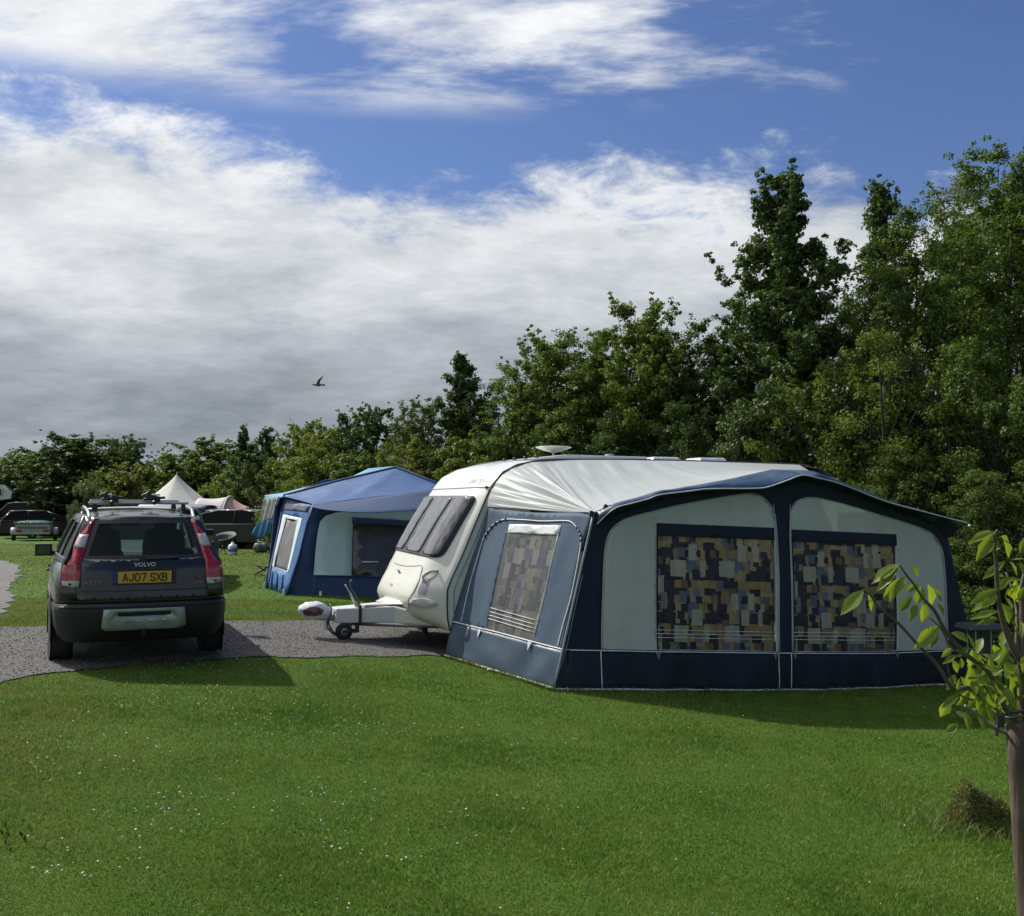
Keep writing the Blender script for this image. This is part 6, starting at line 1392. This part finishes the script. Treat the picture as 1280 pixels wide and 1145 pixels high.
# unbroken thicket behind, one mass
r = np.random.default_rng(5); line = [(-45, 66), (-22, 66), (-12, 58), (-6, 50), (-2, 36), (3, 30), (8, 27.5), (12, 25), (16, 21), (22, 16), (30, 9)]
C_, Rr = [], []
for (xa, ya), (xb, yb) in zip(line, line[1:]):
    L = math.hypot(xb-xa, yb-ya); n = int(L*5)
    for k in range(n):
        f = r.random(); hgt = (2.6 if xa < -4 else 4.2)*r.random()**.8+.2; C_.append((xa+(xb-xa)*f+r.normal()*.6, ya+(yb-ya)*f+r.normal()*.7, hgt)); Rr.append(r.uniform(.5, 1.0))
C_, Rr = np.array(C_), np.array(Rr); C_[:, 2] += Gn(C_[:, 0], C_[:, 1]); Q = leafcloud(C_, Rr, (Rr*130).astype(int), .34, r); n = len(Q)
tag(from_np('thicket', Q.reshape(-1, 3), np.arange(4*n).reshape(-1, 4), LM['dark'], rnd=r.random(n)), 'dense dark thicket behind the shrubs and trees, reading as one mass', None, None, 'stuff')
print('thicket', n)

# ================================================================== SAPLING AND STAKE
m_wood = mat('weathered_stake', (.075, .056, .040), .85, var=.4, scale=9, bump=.012, bscale=18, aniso=(1, 1, .12))
D_ = 2.9
b_top = at(1270, 905, D_); b_bot = at(1286, 1145, D_-.02); dirn = (b_bot-b_top).normalized(); base_ = b_top+dirn*((b_top.z-G(b_top.x, b_top.y))/-dirn.z+.05)
stake = thing('tree_stake', 'thick weathered round wooden stake supporting the sapling at the bottom right', 'stake', tuple(base_)); g = MB(); nn = 14
pts = [base_+(b_top-base_)*k/nn for k in range(nn+1)]; g.tube([p-base_+Vector((mnoise.noise(p*3)*.004, 0, 0)) for p in pts], [.031-.003*k/nn for k in range(nn+1)], 16); g.build('post', m_wood, stake)
tie = thing('tree_tie', 'black rubber strap tying the sapling to its stake', 'tree tie', tuple(at(1262, 893, D_))); g = MB(); g.tube([Vector((.046*math.cos(a)+.02, .046*math.sin(a), .004*math.sin(3*a))) for a in np.linspace(0, 6.283, 22)], .009, 6, flat=.5); g.build('strap', m_black, tie)
g = MB(); g.box((-.045, -.035, -.01), (.02, .02, .032)); g.tube([(-.05, -.035, -.02), (-.06, -.045, -.05)], .005, 6); g.build('buckle', m_black, tie, bevel=.008)
tx_, ty_ = at(1290, 1145, 2.96).x, 2.98; sap = thing('sapling', 'young cherry sapling with fresh yellow-green leaves reaching in from the right edge', 'sapling', (tx_, ty_, G(tx_, ty_))); SO = Vector(sap.location)
def z6(x, y): return (1040+x/4.0875, 640+y/4.0875)
def sp3(pts, d0, d1):
    n = len(pts)-1; return [at(*z6(*p), d0+(d1-d0)*i/n) for i, p in enumerate(pts)]
stems = [([(1005, 2200), (1000, 1500), (985, 1100), (975, 900), (965, 760)], 2.99, 2.93, .017, .011, 'trunk'),
         ([(965, 760), (930, 700), (895, 620), (865, 520), (845, 400), (838, 250), (825, 150), (845, 90)], 2.93, 2.85, .011, .003, 'branch'),
         ([(968, 790), (972, 640), (970, 500), (965, 400), (985, 300)], 2.93, 2.96, .011, .004, 'branch'),
         ([(940, 720), (945, 560), (940, 480), (915, 380), (890, 310)], 2.93, 3.02, .006, .003, 'branch'),
         ([(985, 1110), (905, 1040), (820, 990), (700, 900), (620, 905), (545, 790), (440, 680), (330, 560), (240, 490), (200, 430), (160, 400)], 2.95, 2.72, .008, .002, 'branch'),
         ([(900, 1040), (800, 820), (700, 740), (620, 660), (570, 590), (520, 500), (465, 440), (420, 370), (375, 315), (345, 268)], 2.93, 2.76, .008, .002, 'branch'),
         ([(690, 740), (610, 690), (560, 600), (500, 540)], 2.86, 2.80, .004, .002, 'branch'),
         ([(940, 1150), (820, 1100), (760, 1045), (680, 990)], 2.92, 2.78, .006, .004, 'twig_stub'),
         ([(720, 960), (650, 930), (600, 830), (590, 770)], 2.85, 2.8, .003, .0015, 'branch')]
m_sap = mat('sapling_bark', (.085, .062, .050), .6, var=.3, scale=20); m_stub = mat('pale_twig', (.20, .17, .14), .7)
for pts, d0, d1, r0, r1, nm in stems:
    s_ = spline([p-SO for p in sp3(pts, d0, d1)], 5); k = len(s_)-1; g = MB(); g.tube(s_, [r0+(r1-r0)*i/k for i in range(k+1)], 8); g.build(nm, m_stub if nm == 'twig_stub' else m_sap, sap)
mleaf = bpy.data.materials.new('cherry_leaf'); mleaf.use_nodes = True; t = mleaf.node_tree; b = t.nodes['Principled BSDF']; uvn = t.nodes.new('ShaderNodeUVMap'); sp_ = t.nodes.new('ShaderNodeSeparateXYZ'); t.links.new(uvn.outputs[0], sp_.inputs[0])
U, V_ = NE(t, sp_.outputs[0]), NE(t, sp_.outputs[1]); vein = ((U.abs()*1.4*-1+V_)*9).fract(); vm = (vein-.5).abs().step(.40, .5); rib = U.abs().step(.10, .03)
oi = t.nodes.new('ShaderNodeObjectInfo'); base = mixc(t, NE(t, oi.outputs['Random']), (.095, .155, .020), (.21, .265, .045)); c = mixc(t, (vm*.35).max(rib*.6), base, (.26, .34, .08)); t.links.new(c, b.inputs['Base Color']); b.inputs['Roughness'].default_value = .42; b.inputs['Specular IOR Level'].default_value = .45
bmp = t.nodes.new('ShaderNodeBump'); bmp.inputs['Distance'].default_value = .002; bmp.inputs['Strength'].default_value = .7; t.links.new((vm*-1).k, bmp.inputs['Height']); t.links.new(bmp.outputs[0], b.inputs['Normal'])
tr = t.nodes.new('ShaderNodeBsdfTranslucent'); t.links.new(mixc(t, 1.0, c, (1.5, 1.5, .6), 'MULTIPLY'), tr.inputs[0]); ms = t.nodes.new('ShaderNodeMixShader'); ms.inputs[0].default_value = .5
t.links.new(b.outputs[0], ms.inputs[1]); t.links.new(tr.outputs[0], ms.inputs[2]); t.links.new(ms.outputs[0], t.nodes['Material Output'].inputs[0])
def leaf(base_, tip, wid, fold=.35, curl=.12, roll=None, name='leaf'):
    b0, t0 = Vector(base_), Vector(tip); ax = t0-b0; L = ax.length; ax.normalize()
    up = Vector((random.uniform(-.3, .3), -1 if random.random() < .6 else -.3, random.uniform(.3, 1.0))).normalized() if roll is None else roll
    sd = ax.cross(up).normalized(); nrm = sd.cross(ax).normalized(); g = MB(); n = 8
    prof = [(0, .02), (.08, .16), (.22, .36), (.40, .50), (.58, .47), (.75, .33), (.88, .16), (.95, .06), (1, .005)]
    vs = []; 
    for v, w_ in prof:
        c_ = b0+ax*(v*L)+nrm*(-curl*L*(v*v))
        for u in (-1, -.5, 0, .5, 1):
            ser = 1+.07*(1 if int(v*40) % 2 else -1)*(abs(u) == 1)
            vs.append(c_+sd*(u*w_*wid*L*ser)+nrm*(abs(u)*w_*wid*L*fold)+nrm*(.02*L*math.sin(v*18+u*3)*abs(u)))
    fs = [(j*5+i, j*5+i+1, (j+1)*5+i+1, (j+1)*5+i) for j in range(len(prof)-1) for i in range(4)]
    k = g.add([v-SO for v in vs], fs, True)
    for j, (v, w_) in enumerate(prof):
        for i, u in enumerate((-1, -.5, 0, .5, 1)): g.uv[k+j*5+i] = (u*w_*2, v)
    o_ = g.build(name, mleaf, sap); return o_
LV = [((160, 400), (45, 522), .5), ((185, 415), (208, 512), .32), ((345, 265), (196, 352), .5), ((335, 280), (228, 405), .42), ((375, 325), (328, 432), .4), ((345, 335), (262, 445), .42), ((318, 380), (298, 462), .5), ((400, 275), (452, 330), .8),
      ((408, 428), (338, 515), .45), ((440, 362), (378, 412), .55), ((455, 378), (432, 470), .6), ((490, 368), (525, 500), .5), ((525, 385), (562, 460), .5), ((465, 458), (462, 568), .62), ((430, 472), (398, 556), .5), ((535, 462), (575, 530), .5),
      ((545, 580), (430, 695), .5), ((535, 588), (498, 702), .45), ((480, 610), (500, 690), .4), ((610, 615), (700, 660), .6), ((620, 690), (558, 745), .5), ((640, 730), (560, 775), .4), ((615, 755), (648, 822), .7), ((660, 745), (665, 800), .6),
      ((655, 930), (556, 1003), .42), ((650, 850), (640, 925), .5), ((715, 862), (738, 935), .5), ((745, 915), (845, 1005), .45), ((738, 950), (752, 1022), .4), ((690, 620), (735, 700), .6), ((700, 690), (640, 740), .5),
      ((835, 100), (702, 148), .36), ((828, 118), (740, 245), .44), ((862, 125), (915, 150), .6), ((878, 140), (905, 235), .5), ((905, 250), (955, 325), .6), ((885, 250), (770, 345), .34), ((880, 330), (800, 300), .4),
      ((850, 390), (705, 470), .42), ((850, 430), (710, 510), .38), ((852, 505), (706, 540), .34), ((850, 540), (742, 572), .35), ((845, 425), (770, 480), .45), ((870, 350), (975, 340), .35), ((905, 330), (850, 400), .5), ((960, 380), (900, 420), .5),
      ((880, 430), (930, 520), .6), ((900, 500), (975, 560), .5), ((930, 600), (972, 635), .5), ((985, 380), (950, 460), .5), ((940, 815), (955, 900), .45), ((915, 810), (908, 935), .62), ((880, 800), (790, 840), .5), ((985, 240), (920, 240), .5),
      ((960, 250), (990, 330), .5), ((850, 820), (760, 780), .5), ((820, 860), (880, 940), .6), ((760, 800), (700, 850), .6), ((880, 700), (820, 760), .6), ((790, 900), (830, 980), .5), ((985, 130), (960, 215), .5)]
for i, (a, b_, w_) in enumerate(LV):
    d0 = 2.74+.00016*a[0]+random.uniform(-.03, .03); leaf(at(*z6(*a), d0), at(*z6(*b_), d0+random.uniform(-.035, .03)), .82*w_*random.uniform(.9, 1.1), fold=random.uniform(.2, .6), curl=random.uniform(.0, .2))
for i in range(150):       # the denser heart of the crown, running on past the edge of the view
    x0, y0 = (random.gauss(800, 85), random.gauss(860, 110)) if i < 70 else (random.uniform(860, 1500), random.uniform(150, 1050)); d0 = random.uniform(2.86, 3.15); a = random.uniform(-.6, 3.6); l = random.uniform(60, 115)
    leaf(at(*z6(x0, y0), d0), at(*z6(x0+math.cos(a)*l*.6, y0+abs(math.sin(a))*l+20), d0+random.uniform(-.04, .04)), random.uniform(.4, .6), fold=random.uniform(.2, .6), curl=random.uniform(0, .2))

# ================================================================== LOW CLUMP AND LONG GRASS by the stake
pc = gp(1222, 1034); cl_ = thing('stump_clump', 'small brown and green mossy clump in the grass left of the wooden stake', 'plant clump', tuple(pc)); r = np.random.default_rng(9)
def mound(x): return .31*math.exp(-((x+.085)/.075)**2)+.20*math.exp(-((x-.13)/.10)**2)+.14*math.exp(-((x-.02)/.06)**2)
g = MB(); g.grid(lambda u, v: Vector(((v*.19+.0)*math.cos(6.283*u)*1.15+.01, v*.12*math.sin(6.283*u), max(0, (mound((v*.19)*math.cos(6.283*u)*1.15)*.92)*(1-v**4))+.02*mnoise.noise((u*9, v*5, 1)))), 40, 14); g.build('mound', mat('dead_thatch', (.055, .042, .022), .95, var=.5, scale=30, bump=.02, bscale=60), cl_)
N = 7000; xx = r.uniform(-.19, .23, N); yy = r.uniform(-.12, .12, N); hz_ = np.array([mound(a) for a in xx])*np.sqrt(np.clip(1-(yy/.125)**2, 0, 1)); zz = hz_*r.random(N)**.35
P_ = np.stack([xx, yy*1.02-.01, zz], -1); sz = r.uniform(.008, .020, N)[:, None]; d1 = r.normal(size=(N, 3)); d1[:, 2] = abs(d1[:, 2])+.6; d1 /= np.linalg.norm(d1, axis=1)[:, None]; d2 = np.cross(d1, r.normal(size=(N, 3))); d2 /= np.linalg.norm(d2, axis=1)[:, None]
Q = np.stack([P_-d2*sz*.25, P_+d2*sz*.25, P_+d1*sz*1.5], 1); from_np('moss', Q.reshape(-1, 3), np.arange(3*N).reshape(-1, 3), leafmat('moss_leaf', (.070, .065, .026), (.18, .21, .042), .2), cl_, rnd=r.random(N))['kind'] = 'stuff'
def tufts(n, cx, cy, sx_, sy_, hmin, hmax, m, name, label, w_=.003):
    r = np.random.default_rng(n); x = r.normal(cx, sx_, n); y = r.normal(cy, sy_, n); z = Gn(x, y); h = r.uniform(hmin, hmax, n); a = r.uniform(0, 6.283, n); ln = r.normal(0, .45, (n, 2))*h[:, None]; Vv = []; 
    wx, wy = np.cos(a)*w_, np.sin(a)*w_
    for f, k in ((0, 1), (.5, .9), (1, .1)):
        for s in (-1, 1): Vv.append(np.stack([x+ln[:, 0]*f*f+s*wx*k, y+ln[:, 1]*f*f+s*wy*k, z+h*f*(1-.15*f)], -1))
    V_ = np.stack(Vv, 1).reshape(-1, 3); i0 = np.arange(n)*6; F_ = np.concatenate([np.stack([i0, i0+1, i0+3, i0+2], -1), np.stack([i0+2, i0+3, i0+5, i0+4], -1)])
    return tag(from_np(name, V_, F_, m, rnd=r.random(len(F_))), label, None, None, 'stuff')
m_long = grassmat('long_grass', (.07, .14, .018), (.16, .20, .05), (.30, .27, .12), .8)
tufts(1500, pc.x+.06, pc.y-.06, .28, .16, .04, .12, m_long, 'grass_tufts', 'longer pale grass round the foot of the mossy clump')
tufts(260, 1.75, 3.75, .22, .22, .10, .30, m_long, 'grass_tufts', 'long grass stalks at the foot of the stake in the bottom right corner', .0035)
tufts(260, -2.9, 5.0, .22, .12, .02, .045, mat('clover_leaf', (.03, .08, .012), .6), 'clover_patch', 'dark patch of clover leaves at the lower left of the lawn', .006)

# uncut grass along the foot of the awning
for (ta, wa), (tb2, wb) in (((.47, -2.10), (6.5, -2.12)), ((-.02, -.10), (.44, -2.10))):
    r = np.random.default_rng(int(ta*100)+40); n = 1500; u = r.random(n); tt = ta+(tb2-ta)*u; bw_ = np.array([bow(a) if tb2 > 1 else 0 for a in tt]); ww = wa+(wb-wa)*u+bw_-abs(r.normal(0, .035, n))
    cr, sr = math.cos(CR), math.sin(CR); x = -.81+tt*cr-ww*sr; y = 12.4+tt*sr+ww*cr; z = Gn(x, y); h = r.uniform(.02, .085, n); a = r.uniform(0, 6.283, n); w_ = .0045; ln = r.normal(0, .35, (n, 2))*h[:, None]
    V_ = np.stack([np.stack([x-np.cos(a)*w_, y-np.sin(a)*w_, z], -1), np.stack([x+np.cos(a)*w_, y+np.sin(a)*w_, z], -1), np.stack([x+ln[:, 0], y+ln[:, 1], z+h], -1)], 1).reshape(-1, 3)
    tag(from_np('grass_tufts', V_, np.arange(3*n).reshape(-1, 3), m_long, rnd=r.random(n)), 'uncut grass along the foot of the awning '+('front' if tb2 > 1 else 'side')+' skirt', None, None, 'stuff')
